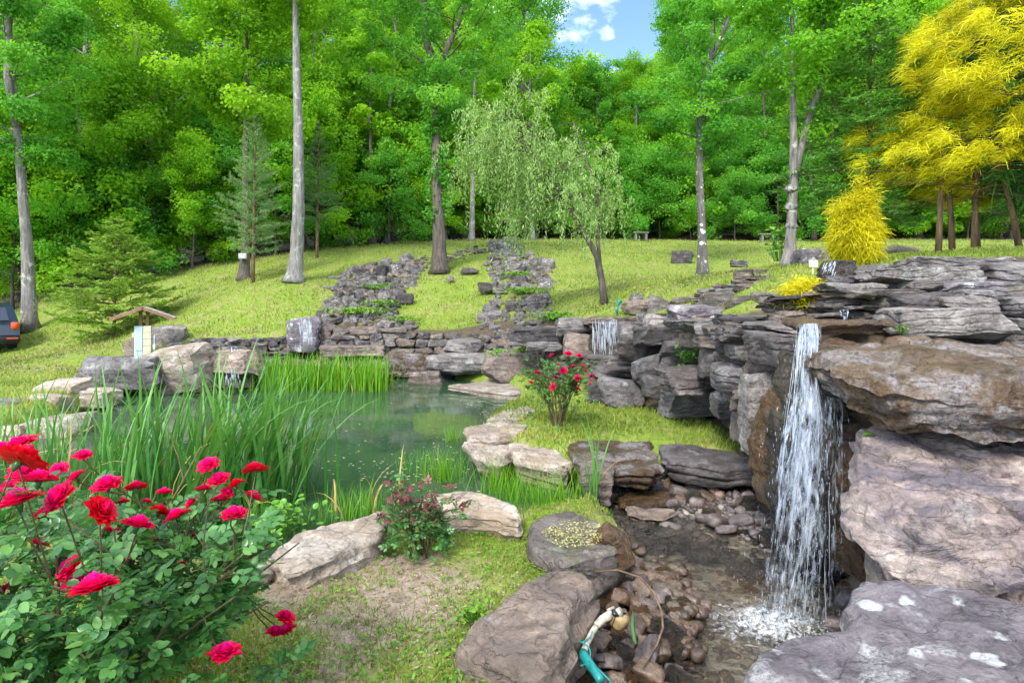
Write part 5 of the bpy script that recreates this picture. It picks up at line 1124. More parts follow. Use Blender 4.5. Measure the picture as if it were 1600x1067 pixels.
blades('rush_clump', 'bright green rush tuft in the shallows nearest the pale edge slab', 'rushes', [gp(690, 752), gp(680, 745), gp(705, 748)], 190, RUSH, DRY, 0, .6, .95, 86, rx=.09)
blades('rush_clump', 'small rush tuft standing in open water', 'rushes', [gp(706, 690)], 60, RUSH, DRY, 0, .5, .75, 87, rx=.06)
blades('rush_clump', 'thin sparse rushes left of the bright tuft', 'rushes', [gp(636, 738), gp(630, 735)], 26, RUSH, DRY, 0, .5, .8, 88, rx=.06)
blades('rush_clump', 'wide green rush bed between the pale slab and the debris-strewn slab', 'rushes', [gp(785, 775), gp(810, 782), gp(770, 765)], 230, RUSH, DRY, 0, .6, .95, 89, rx=.13)
blades('rush_clump', 'green rush bed against the lone cattail', 'rushes', [gp(858, 795), gp(885, 790), gp(838, 790)], 230, RUSH, DRY, 0, .6, .95, 90, rx=.12)
blades('rush_clump', 'seedy grass tuft at the left end of the tan slab', 'rushes', [gp(525, 815), gp(560, 806), gp(585, 800)], 170, RUSH, DRY, .04, .55, .9, 91, rx=.12)
blades('rush_clump', 'grass tuft by the round-leaved plants', 'rushes', [gp(415, 830), gp(400, 850), gp(390, 820)], 130, RUSH, DRY, .06, .5, .8, 92, rx=.14)
blades('rush_clump', 'small grass tuft at the back corner of the pond', 'rushes', [gp(822, 598)], 40, RUSH, DRY, 0, .5, .7, 93, rx=.12)
blades('reed_bed', 'long yellow-green reed bed at the back of the pond', 'reeds', [gp(a, 603 + 2 * (i % 2)) for i, a in enumerate(range(392, 600, 13))], 300, [blade_mesh('blade', 50 + i, L, .016, b, 'rush', n=6) for i, (L, b) in enumerate([(.75, .3), (.85, .5), (.7, .2), (.9, .7)])], DRY, .14, .35, 1.05, 94, rx=.34, lean=(.0, .1))
rb = MB(); rs = np.random.RandomState(95)
for k in range(1300):
    g = gp(rs.uniform(388, 606), rs.uniform(598, 612)); v, f = blade(rs.uniform(.35, .95), .011, rs.uniform(.05, .8), 5); a = rs.uniform(0, 6.28); r_ = np.array([[math.cos(a), -math.sin(a), 0], [math.sin(a), math.cos(a), 0], [0, 0, 1]]); rb.add(v @ r_.T + g - (0, 0, .05), f, rs.uniform(.1, 1))
o = link('reed_fill', rb.mesh('reed_fill', M['rush'], True)); tag(o, 'finer reeds filling the bed at the back of the pond', 'reeds', kind='stuff')

# ---------------------------------------------------------------- roses
def leaflet(L, w):
    """an oval leaf folded on its midrib, lying along +x"""
    s = np.array([0, .22, .52, .82, 1.0]); ww = w * np.array([.06, .75, 1.0, .6, .03]); z = -.10 * L * s ** 2
    c = np.stack([s * L, 0 * s, z], -1); l = c + np.stack([0 * s, ww, .22 * ww], -1); r = c + np.stack([0 * s, -ww, .22 * ww], -1)
    v = np.stack([l, c, r], 1).reshape(-1, 3); k = np.arange(4) * 3
    return v, np.concatenate([np.stack([k, k + 3, k + 4, k + 1], -1), np.stack([k + 1, k + 4, k + 5, k + 2], -1)])
def spray(seed, L, mat, n=5):
    rs = np.random.RandomState(seed); mb = MB(); mb.tube(np.array([(0, 0, 0), (L * .5, 0, .01), (L, 0, -.005)]), [.0015, .0012, .0008], 4, cap=False, tint=.3)
    for k in range(n):
        t = 1.0 if k == n - 1 else .35 + .4 * (k // 2); sg = 0 if k == n - 1 else (1 if k % 2 else -1); a = sg * rs.uniform(.8, 1.2); l = L * rs.uniform(.55, .75) * (1.15 if k == n - 1 else 1)
        v, f = leaflet(l, l * .33); ca, sa = math.cos(a), math.sin(a); v = v @ np.array([[ca, -sa, 0], [sa, ca, 0], [0, 0, 1]]).T
        mb.add(v + (L * t, 0, rs.normal(0, .004)), f, np.clip(rs.normal(.5, .2), 0, 1))
    return mb
def petal(r, h, w, curl):
    u = np.linspace(-1, 1, 5); t = np.linspace(0, 1, 5); U, T = np.meshgrid(u, t)
    ww = w * np.clip(T * 2.2 + .25, 0, 1) * np.sqrt(np.clip(1.04 - T ** 4, 0, 1)); y = U * ww; x = r * (.25 + .75 * T) + curl * T ** 2 * r * .8 - .25 * np.abs(y); z = h * T ** .8 * (1 - .35 * curl * T) + .10 * w * np.cos(U * 3 + T * 4)
    i = (np.arange(4)[:, None] * 5 + np.arange(4)[None]).ravel(); return np.stack([x, y, z], -1).reshape(-1, 3), np.stack([i, i + 1, i + 6, i + 5], -1)
def bloom(seed, dia):
    rs = np.random.RandomState(seed); mb = MB(); r = dia / 2
    for ring, (n, rr, hh, w, cu, ti) in enumerate([(4, .12, .80, .20, .0, .05), (5, .24, .78, .30, .05, .2), (6, .38, .72, .38, .15, .35), (7, .52, .62, .44, .3, .5), (8, .66, .48, .46, .45, .65), (9, .76, .32, .46, .6, .8), (9, .80, .14, .44, .7, .95)]):
        for k in range(n):
            a = 6.283 * k / n + ring * .5 + rs.normal(0, .1); v, f = petal(r * rr * rs.uniform(.9, 1.1), r * hh * rs.uniform(.85, 1.15), r * w, cu); ca, sa = math.cos(a), math.sin(a)
            mb.add(v @ np.array([[ca, -sa, 0], [sa, ca, 0], [0, 0, 1]]).T, f, np.clip(ti + rs.normal(0, .08), 0, 1))
    return mb
BLOOM = [bloom(i, .08).mesh('bloom', M['petal'], True) for i in range(5)]
def calyx():
    mb = MB(); mb.tube(np.array([(0, 0, -.02), (0, 0, -.006), (0, 0, .006)]), [.003, .008, .006], 7)
    for k in range(5):
        v, f = leaflet(.022, .004); a = k * 1.257; mb.add(v @ np.array([[math.cos(a), -math.sin(a), 0], [math.sin(a), math.cos(a), 0], [0, 0, 1]]).T, f, .5)
    return mb.mesh('calyx', M['rose_leaf'], True)
CALYX = calyx()
SPRAY = [spray(60 + i, .055, 'rose_leaf').mesh('leaf', M['rose_leaf'], True) for i in range(6)]
def merged_sprays(pts, dirs, seed, L, mat, name, parent, protos=None, kind=True):
    rs = np.random.RandomState(seed); mb = MB(); ps = [spray(160 + i, L, mat) for i in range(4)]
    ps = [(np.concatenate(m.v), m.f, np.concatenate(m.t)) for m in ps]
    for p, d in zip(pts, dirs):
        V, Fs, T = ps[rs.randint(4)]; m = np.array(Euler((rs.normal(0, .45), rs.normal(-.1, .4), math.atan2(d[1], d[0]) + rs.normal(0, .5))).to_matrix()); s = rs.uniform(.7, 1.25)
        mb.add(V @ m.T * s + p, [f for f in Fs], np.clip(T + rs.normal(0, .12), 0, 1))
    o = link(name, mb.mesh(name, M[mat], True), parent)
    if kind: o['kind'] = 'stuff'
    return o
FLOWERS = [(32, 698, 45), (30, 721, 64), (61, 752, 45), (29, 786, 57), (95, 778, 50), (120, 746, 26), (168, 758, 38), (156, 799, 50), (212, 763, 29), (229, 784, 14), (214, 822, 44), (248, 800, 30), (277, 808, 36), (198, 864, 26), (111, 889, 42), (147, 921, 62), (115, 912, 30),
           (351, 1021, 42), (326, 727, 30), (399, 736, 35), (342, 750, 30), (369, 758, 26), (395, 778, 30), (345, 782, 26), (365, 805, 36), (2, 925, 24), (15, 760, 22), (72, 805, 36), (282, 885, 18), (445, 965, 28), (430, 988, 26), (448, 985, 26), (4, 700, 24), (393, 868, 10), (40, 738, 40), (130, 712, 24), (92, 735, 26), (188, 785, 22), (256, 770, 22), (300, 785, 20), (318, 765, 22), (240, 845, 22), (60, 850, 26), (175, 830, 24), (300, 840, 18), (355, 770, 20), (20, 845, 30)]
def rose_bush(label, base, flowers, fY, stems_n, leaf_n, part_n, rad, ztop, seed, dia=.08, leafL=.055, mask=None, front=True, fold_low=.2, tintmat='rose_leaf'):
    rs = np.random.RandomState(seed); o = empty('rose_bush', base); tag(o, label, 'rose bush'); st = MB(); tips = []
    for k in range(stems_n):
        az = rs.uniform(0, 6.28); r = rad * rs.uniform(.3, 1) ** .6; zt = ztop * rs.uniform(.6, 1.0); p1 = np.array((math.cos(az) * r, math.sin(az) * r * .8, zt)); p0 = np.array((math.cos(az) * .05, math.sin(az) * .05, -.03))
        m = (p0 + p1) / 2 + np.array((0, 0, .12 * ztop)) - .18 * np.array((p1[0], p1[1], 0)); pts = np.array([p0 * (1 - t) ** 2 + 2 * m * t * (1 - t) + p1 * t * t for t in np.linspace(0, 1, 8)]) + rs.normal(0, .008, (8, 3))
        st.tube(pts, np.linspace(.0085, .003, 8), 5, cap=False); tips.append(pts)
        for j in range(3):
            t = rs.randint(3, 7); q = limb_pts(pts[t], (rs.normal(0, 1), rs.normal(0, 1), .8), rs.uniform(.12, .3), 4, rs, .3); st.tube(q, np.linspace(.004, .002, 5), 4, cap=False); tips.append(q)
    for fx_, fy_, fw in flowers:
        Y = fY(fx_, fy_, fw); p = P(fx_, fy_, Y) - base; s = fw * Y / F_PX / dia
        near = min(tips, key=lambda q: np.linalg.norm(q[-1] - p)); a = near[-2]; st.tube(np.array([a, (a + p) / 2 + (0, 0, -.02), p - (0, 0, .012)]), [.003, .0025, .0022], 5, cap=False)
        e = (rs.normal(.35, .3), rs.normal(0, .3), rs.uniform(0, 6.28)); fl = link('flower', BLOOM[rs.randint(5)], o, p, e, s); link('calyx', CALYX, fl)
    link('stems', st.mesh('stems', M['stem'], True), o)
    pts, dirs = [], []; fl_ = []
    for a, b, c in flowers:
        q = P(a, b, fY(a, b, c)) - base
        for k in range(4 if stems_n > 30 else 2): pts.append(q + np.array((rs.normal(0, .035), rs.normal(.03, .035), -rs.uniform(.05, .22)))); dirs.append((rs.normal(0, 1), rs.normal(0, 1)))
    fpos = [(a, b, c, fY(a, b, c)) for a, b, c in flowers]
    while len(pts) < leaf_n:
        if rs.rand() < .45:
            q = tips[rs.randint(len(tips))]; p = q[rs.randint(max(1, len(q) // 3), len(q))] + rs.normal(0, .03, 3)
        else:
            d = unit(rs.normal(0, 1, 3)); d[2] = abs(d[2]); p = d * np.array((rad, rad * .9, ztop)) * rs.uniform(.5, 1.02) ** .5
        if p[2] < fold_low * ztop and rs.rand() < .75: continue
        if mask is not None and not mask(p + base): continue
        w_ = p + base; ppx, ppy = 800 + w_[0] * F_PX / w_[1], HOR - (w_[2] - ZC) * F_PX / w_[1]
        if any(w_[1] < fy2 + .05 and (ppx - a) ** 2 + (ppy - b) ** 2 < (.75 * c) ** 2 for a, b, c, fy2 in fpos): continue
        pts.append(p); dirs.append((p[0] + rs.normal(0, .1), p[1] + rs.normal(0, .1)))
    order = np.argsort([np.hypot(*(p + base)[:2]) for p in pts]) if front else np.arange(len(pts))
    for k in order[:part_n]:
        p, d = pts[k], dirs[k]; link('leaf', SPRAY[rs.randint(6)], o, p, (rs.normal(0, .45), rs.normal(-.1, .4), math.atan2(d[1], d[0]) + rs.normal(0, .5)), leafL / .055 * rs.uniform(.75, 1.25))
    rest = order[part_n:]
    if len(rest): merged_sprays([pts[k] for k in rest], [dirs[k] for k in rest], seed + 5, leafL, tintmat, 'leaves', o)
    return o
def bush_shape(p):
    """the bush is lower and looser on its right side"""
    px, py = 800 + p[0] * F_PX / p[1], HOR - (p[2] - ZC) * F_PX / p[1]
    return p[1] > 1.25 and px < np.interp(py, [720, 900, 980, 1067], [425, 400, 350, 300]) and py > np.interp(px, [-50, 60, 150, 240, 320, 420], [745, 765, 785, 800, 755, 755])
bb = np.array((-1.50, 2.05, .28))
rose_bush('big rose bush with crimson blooms filling the lower left corner', bb, FLOWERS, lambda x, y, w: float(np.clip(.08 * F_PX / w, 1.45, 2.2)), 34, 2500, 290, .80, 1.02, 101, leafL=.052, mask=bush_shape)
RF = [(862, 556, 11), (888, 553, 15), (905, 556, 12), (840, 583, 13), (880, 580, 17), (868, 590, 12), (864, 604, 14), (902, 591, 17), (925, 588, 12), (910, 573, 10), (896, 573, 11), (902, 608, 13), (830, 598, 9), (915, 580, 9), (872, 570, 9), (922, 600, 8)]
RF = [(a, b, c * .82) for a, b, c in RF]; b2 = G(872, 668, .3); rose_bush('smaller rose bush with red blooms standing on the small lawn, bare-stemmed below', np.array((b2[0], b2[1], .3)), RF, lambda x, y, w: 7.7 + .15 * math.sin(x), 26, 620, 120, .46, .92, 102, dia=.08, leafL=.05, fold_low=.55)
b3 = G(655, 862, .32); o = rose_bush('low rose bush with dark purple new leaves in front of the tan slabs', np.array((b3[0], b3[1], .32)), [], None, 14, 380, 80, .205, .33, 103, leafL=.038, fold_low=.1)
rs = np.random.RandomState(104); pts = [np.array((rs.normal(-.0, .11), rs.normal(0, .10), rs.uniform(.24, .40))) for k in range(100)] + [np.array((rs.uniform(-.22, -.08), rs.normal(0, .06), rs.uniform(.36, .48))) for k in range(20)]
merged_sprays(pts, [(p[0], p[1]) for p in pts], 7, .036, 'red_leaf', 'new_leaves', o)['label'] = 'purple-red young leaves at the top'

# ---------------------------------------------------------------- ground cover and small plants
def leafy(name, label, cat, c, r, n, size, mat, seed, h=.12, round_=False):
    rs = np.random.RandomState(seed); o = empty(name, c); tag(o, label, cat); mb = MB(); sm = MB()
    pos = np.stack([rs.normal(0, r * .5, n), rs.normal(0, r * .5, n), rs.uniform(.2, 1, n) * h], -1)
    if round_:
        for p in pos:
            a = np.arange(9) / 9 * 6.283; s = size * rs.uniform(.6, 1.2); e = np.array(Euler((rs.normal(0, .35), rs.normal(0, .35), 0)).to_matrix()); v = np.concatenate([[(0, 0, -.15)], np.stack([np.cos(a) * .5, np.sin(a) * .5, 0 * a], -1)]) * s
            mb.add(v @ e.T + p, np.stack([np.zeros(9, int), 1 + np.arange(9), 1 + (np.arange(9) + 1) % 9], -1), rs.uniform(.2, .9)); sm.tube(np.array([p * (.9, .9, 0), p]), .0015, 4, cap=False)
    else:
        for p in pos[::3]: sm.tube(np.array([p * (.4, .4, 0), p]), .002 + size * .02, 4, cap=False)
        add_leaves(mb, pos, np.array((0, -.2, 1)) + rs.normal(0, .5, (n, 3)), size * rs.uniform(.6, 1.3, n), rs.uniform(.1, .95, n), rs, .34)
    link('stems', sm.mesh('stems', M['weed'], True), o)['kind'] = 'stuff'; link('leaves', mb.mesh('leaves', M[mat]), o); return o
def gpt(px, py): h_ = hit(px, py); return h_
c = G(445, 815, .12); leafy('pennywort', 'round-leaved bright green plants at the water edge left of the tan slab', 'plant', (c[0], c[1], .05), .30, 130, .055, 'penny', 111, .22, True)
c = G(395, 845, .2); leafy('pennywort', 'round-leaved plants by the bottom rose stems', 'plant', (c[0], c[1], .15), .22, 60, .05, 'penny', 112, .16, True)
leafy('leafy_sprig', 'bright leafy sprig growing between the rocks below the flat purple slab', 'plant', P(1078, 566, 8.3), .16, 130, .06, 'penny', 113, .26)
leafy('leafy_sprig', 'yellow-green tuft on the broad purple slab', 'plant', P(1070, 580, 8.2), .16, 80, .05, 'weed', 114, .08)
leafy('leafy_sprig', 'yellow-green leafy plant beside the pale grey boulder', 'plant', P(784, 562, 14.0), .35, 200, .08, 'penny', 115, .22)
leafy('leafy_sprig', 'small green plant above the long pinkish boulder', 'plant', P(818, 551, 13.3), .2, 90, .07, 'weed', 116, .12)
leafy('leafy_sprig', 'sapling with drooping green leaves beside the forked tree', 'plant', P(1219, 408, 13), .3, 160, .13, 'penny', 117, .75)
for k, (px, py, Y, r, n, lab) in enumerate([(560, 492, 17.6, .9, 700, 'green creeping plants across the lower left cascade'), (598, 480, 18.2, .6, 380, 'green creeping plants at the right of the left cascade'), (632, 505, 17.4, .5, 300, 'green creeper at the foot of the left cascade'), (826, 460, 18, .8, 600, 'green creepers in the middle cascade'),
                                           (810, 435, 19.5, .6, 380, 'weeds in the upper middle cascade'), (868, 502, 13.6, .5, 300, 'weeds left of the middle waterfall lip'), (590, 455, 19.5, .5, 260, 'creeper tuft high in the left cascade')]):
    h_ = hit(px, py); leafy('creeper', lab, 'plant', h_, r, n, .085, 'weed', 120 + k, .22)
leafy('weed', 'small weed growing on the pale weathered slab', 'plant', P(1412, 522, 4.35), .05, 26, .03, 'weed', 131, .07)
leafy('weed', 'weeds growing between the two front rocks', 'plant', P(885, 878, 3.75), .14, 90, .035, 'weed', 132, .07)
leafy('weed', 'green weed sprig at the corner of the smooth brownish rock', 'plant', P(740, 968, 2.95), .08, 60, .03, 'weed', 133, .06)

def blades_on_ground(name, label, n, seed, ylo, yhi, hgt, wid, mat, keep, xl=-.92, xr=.92, kind_tint=.5):
    rs = np.random.RandomState(seed); y = np.exp(rs.uniform(math.log(ylo), math.log(yhi), n)); x = rs.uniform(xl, xr, n) * y
    k = keep(x, y, rs); x, y = x[k], y[k]; z = ground_z(x, y); m = len(x); a = rs.uniform(0, 6.28, m)
    sc = np.clip(y / 5, .75, 6) ** .55; h = hgt * rs.uniform(.5, 1.3, m) * sc ** .55; w = wid * sc * rs.uniform(.7, 1.3, m)
    ln = rs.uniform(.1, .9, m) * h; az = rs.uniform(0, 6.28, m); b = np.stack([x, y, z - .005], -1); sdv = np.stack([np.cos(a), np.sin(a), 0 * a], -1) * w[:, None]
    mid = b + np.stack([np.cos(az) * ln * .35, np.sin(az) * ln * .35, h * .6], -1); tip = b + np.stack([np.cos(az) * ln, np.sin(az) * ln, h], -1)
    v = np.stack([b - sdv, b + sdv, mid + sdv * .7, mid - sdv * .7, tip], 1).reshape(-1, 3); i = np.arange(m) * 5
    patch = .5 + .45 * fbm(np.stack([x * .9, y * .9, 0 * x], -1), 3, 31); t = np.clip(patch + rs.normal(0, .18, m), 0, 1)
    me = mesh_from(name, v, [np.stack([i, i + 1, i + 2, i + 3], -1), np.stack([i + 3, i + 2, i + 4], -1)], {'tint': np.repeat(t, 5)}, False, [M[mat]])
    o = link(name, me); tag(o, label, 'grass', kind='stuff'); return o
def dry_ok(x, y): return (poly_sd(x, y, POND) > .12) & (poly_sd(x, y, BASIN) > .1) & (poly_sd(x, y, GRAVEL) > .05) & (poly_sd(x, y, HEAP) > .05)
def keep_lawn(x, y, rs):
    f = poly_sd(x, y, FOREST_LINE); n = fbm(np.stack([x * 1.4, y * 1.4, 0 * x], -1), 3, 33)
    return dry_ok(x, y) & (f > -1.5) & (rs.rand(len(x)) < np.clip(.66 + .75 * n, .10, 1)) & (rocky(x, y) < .5)
def keep_bank(x, y, rs):
    g = grass_amount(x, y) + .25 * fbm(np.stack([x * 4, y * 4, 0 * x], -1), 2, 35)
    return dry_ok(x, y) & (rs.rand(len(x)) < np.clip((g - .20) * 2.3, .08, 1)) & (poly_sd(x, y, TERR) > 0)
blades_on_ground('lawn_grass', 'short mown grass over the slopes and the small lawn', 210000, 201, 6.2, 42, .055, .006, 'grass', keep_lawn)
blades_on_ground('bank_grass', 'thin patchy grass on the worn bank in front', 90000, 202, 1.5, 6.4, .040, .0032, 'grass', keep_bank, -.9, .25)
def scatter_flat(name, label, cat, n, seed, ylo, yhi, size, mat, keep, lift=.006, wid=.3, xr=(-.9, .3)):
    rs = np.random.RandomState(seed); y = np.exp(rs.uniform(math.log(ylo), math.log(yhi), n)); x = rs.uniform(xr[0], xr[1], n) * y; k = keep(x, y, rs); x, y = x[k], y[k]; mb = MB(); m = len(x)
    add_leaves(mb, np.stack([x, y, ground_z(x, y) + lift + rs.uniform(0, .012, m)], -1), np.array((0, 0, 1.)) + rs.normal(0, .35, (m, 3)), size * rs.uniform(.5, 1.4, m), rs.uniform(0, 1, m), rs, wid)
    o = link(name, mb.mesh(name, M[mat])); tag(o, label, cat, kind='stuff'); return o
scatter_flat('bank_weeds', 'small leafy weeds dotted over the worn bank in front', 'weeds', 26000, 203, 1.6, 6.2, .026, 'weed', lambda x, y, rs: keep_bank(x, y, rs) & (fbm(np.stack([x * 3, y * 3, 0 * x], -1), 3, 36) > -.1), .012)
scatter_flat('leaf_litter', 'dry leaf scraps and twigs lying on the bare earth in front', 'leaf litter', 15000, 204, 1.6, 6.0, .024, 'litter', lambda x, y, rs: dry_ok(x, y) & (poly_sd(x, y, TERR) > 0) & (grass_amount(x, y) < .75), .004, .22)
scatter_flat('leaf_litter', 'brown leaves scattered over the hill lawn', 'leaf litter', 42000, 205, 13.5, 42, .055, 'litter', lambda x, y, rs: dry_ok(x, y) & (fbm(np.stack([x * .5, y * .5, 0 * x], -1), 3, 37) > -.1), .075, .3, (-.9, .9))
rs = np.random.RandomState(207); mb = MB(); q = np.array([G(rs.normal(a, s), rs.normal(b, t), 0) for a, b, s, t, n in [(540, 720, 40, 14, 50), (650, 735, 40, 16, 110), (760, 640, 30, 14, 60), (700, 700, 30, 30, 60), (600, 640, 60, 20, 30)] for _ in range(n)]); q = q[poly_sd(q[:, 0], q[:, 1], POND) < -.1]
add_leaves(mb, np.stack([q[:, 0], q[:, 1], np.full(len(q), .004)], -1), np.array((0, 0, 1.)) + rs.normal(0, .04, (len(q), 3)), rs.uniform(.015, .05, len(q)), rs.uniform(0, 1, len(q)), rs, .35, 0)
M['float'] = leaf_mat('floating_scraps', (.24, .26, .10), (.40, .38, .18), (.52, .48, .28), trans=.1); o = link('floating_leaves', mb.mesh('floating_leaves', M['float'])); tag(o, 'yellowish leaf scraps floating on the pond', 'leaf litter', kind='stuff')
rs = np.random.RandomState(206); mb = MB(); top = np.array(GP([(845, 842), (890, 820), (945, 832), (930, 858), (880, 864)], .42)); q = rs.uniform(top.min(0), top.max(0), (900, 2)); q = q[poly_sd(q[:, 0], q[:, 1], top) < .02]
add_leaves(mb, np.stack([q[:, 0], q[:, 1], np.full(len(q), .452) + rs.uniform(0, .01, len(q))], -1), np.array((0, 0, 1.)) + rs.normal(0, .3, (len(q), 3)), rs.uniform(.008, .02, len(q)), rs.uniform(0, 1, len(q)), rs, .35)
M['debris'] = leaf_mat('yellow_debris', (.20, .24, .05), (.42, .36, .12), (.55, .48, .22), trans=.1)
o = link('leaf_litter', mb.mesh('leaf_litter', M['debris'])); tag(o, 'yellow catkin debris strewn over the grey stream-edge slab', 'leaf litter', kind='stuff')

# ---------------------------------------------------------------- small built things
def bevel_box(mb, c, d, bev, tint=0, mi=0, rot=None):
    x, y, z = np.array(d) / 2; pr = [(-x + bev, -y), (x - bev, -y), (x, -y + bev), (x, y - bev), (x - bev, y), (-x + bev, y), (-x, y - bev), (-x, -y + bev)]
    v = []
    for zz, s in ((-z, 1 - bev / max(x, y)), (-z + bev, 1), (z - bev, 1), (z, 1 - bev / max(x, y))): v += [(a * s, b_ * s, zz) for a, b_ in pr]
    v = np.array(v)
    if rot is not None: v = v @ np.array(Euler(rot).to_matrix()).T
    q = [(k * 8 + i, k * 8 + (i + 1) % 8, k * 8 + 8 + (i + 1) % 8, k * 8 + 8 + i) for k in range(3) for i in range(8)]
    mb.add(v + np.asarray(c), [np.array(q), np.arange(8)[None, ::-1], np.arange(24, 32)[None]], tint, mi)
M['shingle'] = plain('grey_shingle', (.30, .30, .31), .8, var=.4, scale=20); M['wood'] = plain('brown_timber', (.22, .115, .06), .75, var=.4, scale=14); M['block'] = plain('cream_block', (.55, .50, .34), .85, var=.2); M['boxgrey'] = plain('pale_blue_metal', (.42, .52, .58), .45, var=.15)
M['white'] = plain('white_paint', (.75, .75, .72), .6, var=.1); M['pvc'] = plain('white_pvc', (.40, .36, .28), .5, var=.6, scale=30); M['teal'] = plain('teal_hose', (.01, .20, .19), .4, var=.25, scale=30); M['tape'] = plain('black_tape', (.012, .013, .02), .3); M['tan'] = plain('tan_block', (.30, .21, .09), .6, var=.5, scale=18)
M['stonebench'] = plain('grey_concrete', (.14, .135, .125), .9, var=.3); M['rail'] = plain('grey_wire', (.22, .22, .21), .6)
b = P(226, 555, 15.4); b[2] -= .1; wb = empty('well_box', b, R(24)); tag(wb, 'small roofed utility post with a shingled gable behind the grey slab', 'utility box')
m = MB()
for k in range(5): bevel_box(m, (.06, -.05, .09 + .17 * k), (.17, .15, .162), .008)
for k in range(5):
    mm = MB(); bevel_box(mm, (0, 0, 0), (.17, .15, .163), .008); link('block', mm.mesh('block', M['block']), wb, (.07, -.05, .09 + .168 * k))
m = MB(); bevel_box(m, (-.12, -.03, .44), (.19, .12, .80), .012); bevel_box(m, (-.12, -.095, .50), (.16, .02, .55), .005); link('meter_box', m.mesh('meter_box', M['boxgrey']), wb)
m = MB(); m.tube(np.array([(-.03, -.06, 0), (-.03, -.06, .75)]), .018, 8); m.tube(np.array([(.21, -.03, 0), (.21, -.03, .5), (.21, -.03, .62)]), .02, 8); bevel_box(m, (.21, -.04, .30), (.06, .06, .14), .006); link('conduit', m.mesh('conduit', M['white'], True), wb)
m = MB(); bevel_box(m, (-.24, -.03, .62), (.05, .08, .12), .008); link('junction_box', m.mesh('junction_box', M['block']), wb)
for dx in (-.09, .06): mm = MB(); bevel_box(mm, (dx, .03, .98), (.075, .075, .55), .006); link('post', mm.mesh('post', M['wood']), wb)
for sg in (-1, 1):
    mm = MB(); bevel_box(mm, (sg * .34, 0, 1.17), (.76, .62, .03), .004, rot=(0, sg * R(22), 0)); rf = link('roof', mm.mesh('roof', M['wood']), wb)
    for r_ in range(5):
        for k in range(4): mm = MB(); bevel_box(mm, (0, 0, 0), (.17, .148, .012), .003); link('shingle', mm.mesh('shingle', M['shingle']), rf, (sg * (.06 + .14 * r_), -.235 + .157 * k, 1.308 - .0566 * r_), (0, sg * R(19), 0))
    mm = MB(); bevel_box(mm, (sg * .34, -.325, 1.155), (.78, .025, .075), .004, rot=(0, sg * R(22), 0)); link('barge_board', mm.mesh('barge_board', M['wood']), wb)
# benches
for k, (px, lab) in enumerate([(1001, 'grey stone bench at the wood edge behind the middle lawn'), (1198, 'grey stone bench at the wood edge beside the forked tree')]):
    p = at(px, 374, 37.5); p[2] += .05; bn = empty('stone_bench', p, .05); tag(bn, lab, 'bench', 'stone benches at the wood edge'); mm = MB(); bevel_box(mm, (0, 0, .50), (.95, .42, .10), .02); link('seat', mm.mesh('seat', M['stonebench']), bn)
    for dx in (-.32, .32): mm = MB(); bevel_box(mm, (dx, 0, .22), (.14, .34, .46), .02); link('leg', mm.mesh('leg', M['stonebench']), bn)
mm = MB(); bevel_box(mm, (0, 0, 0), (.115, .02, .085), .003); mm.tube(np.array([(0, .015, -.14), (0, .015, .03)]), .006, 6); o = link('small_sign', mm.mesh('small_sign', M['white']), None, P(1271, 412, 8.2)); tag(o, 'small blank white plaque in front of the whitish boulder', 'sign')
mm = MB(); mm.tube(np.array([(0, 0, -.1), (.01, 0, .06), (.04, 0, .16), (.07, -.01, .2)]), [.02, .022, .045, .055], 9); bevel_box(mm, (.0, 0, .0), (.06, .06, .10), .01); o = link('garden_spotlight', mm.mesh('garden_spotlight', M['teal'], True), None, P(964, 484, 13.0)); tag(o, 'little teal garden spotlight beside the willow trunk', 'spotlight')
# pipe fitting in the cobbles
pf = empty('pipe_fitting', P(960, 985, 3.05)); tag(pf, 'white pipe elbow with taped tan block and teal hose among the cobbles', 'pipe fitting'); b0 = np.array(pf.location); pf.scale = (.85,) * 3
def L_(*a): return P(*a) - b0
m = MB(); bevel_box(m, L_(969, 966, 3.0), (.10, .09, .085), .018, rot=(.3, .2, .7)); link('block', m.mesh('block', M['tan'], True), pf)
m = MB(); bevel_box(m, L_(969, 966, 3.0), (.104, .026, .09), .016, rot=(.3, .2, .7)); bevel_box(m, L_(962, 952, 2.98), (.05, .05, .03), .01, rot=(.2, .3, .3)); link('tape', m.mesh('tape', M['tape'], True), pf)
m = MB(); m.tube(np.array([L_(958, 950, 3.0), L_(948, 958, 2.98), L_(938, 964, 2.96), L_(926, 976, 2.93)]), [.024, .026, .024, .021], 12); m.tube(np.array([L_(952, 942, 3.02), L_(958, 956, 3.0), L_(972, 950, 2.98)]), [.024, .030, .027], 12); link('elbow', m.mesh('elbow', M['pvc'], True), pf)
m = MB(); m.tube(np.array([L_(928, 974, 2.935), L_(918, 990, 2.88), L_(908, 1010, 2.82), L_(900, 1032, 2.75)]), [.018, .018, .018, .018], 12); link('pipe', m.mesh('pipe', M['pvc'], True), pf)
m = MB(); m.tube(np.array([L_(901, 1024, 2.74), L_(904, 1034, 2.70), L_(912, 1046, 2.66), L_(922, 1060, 2.6), L_(934, 1080, 2.5)]), [.022, .028, .027, .024, .02], 12); link('hose_end', m.mesh('hose_end', M['teal'], True), pf)
m = MB(); t = np.linspace(0, 1, 24); m.tube(np.array([L_(905 + 14 * math.cos(a * 9) * (1 - .4 * a), 985 + 62 * a + 8 * math.sin(a * 9), 2.84 - .22 * a) for a in t]), .0042, 6); m.tube(np.array([L_(912 + 40 * a, 1040 + 40 * a, 2.64 - .1 * a) for a in t]), .006, 6); link('hose_loop', m.mesh('hose_loop', M['teal'], True), pf)
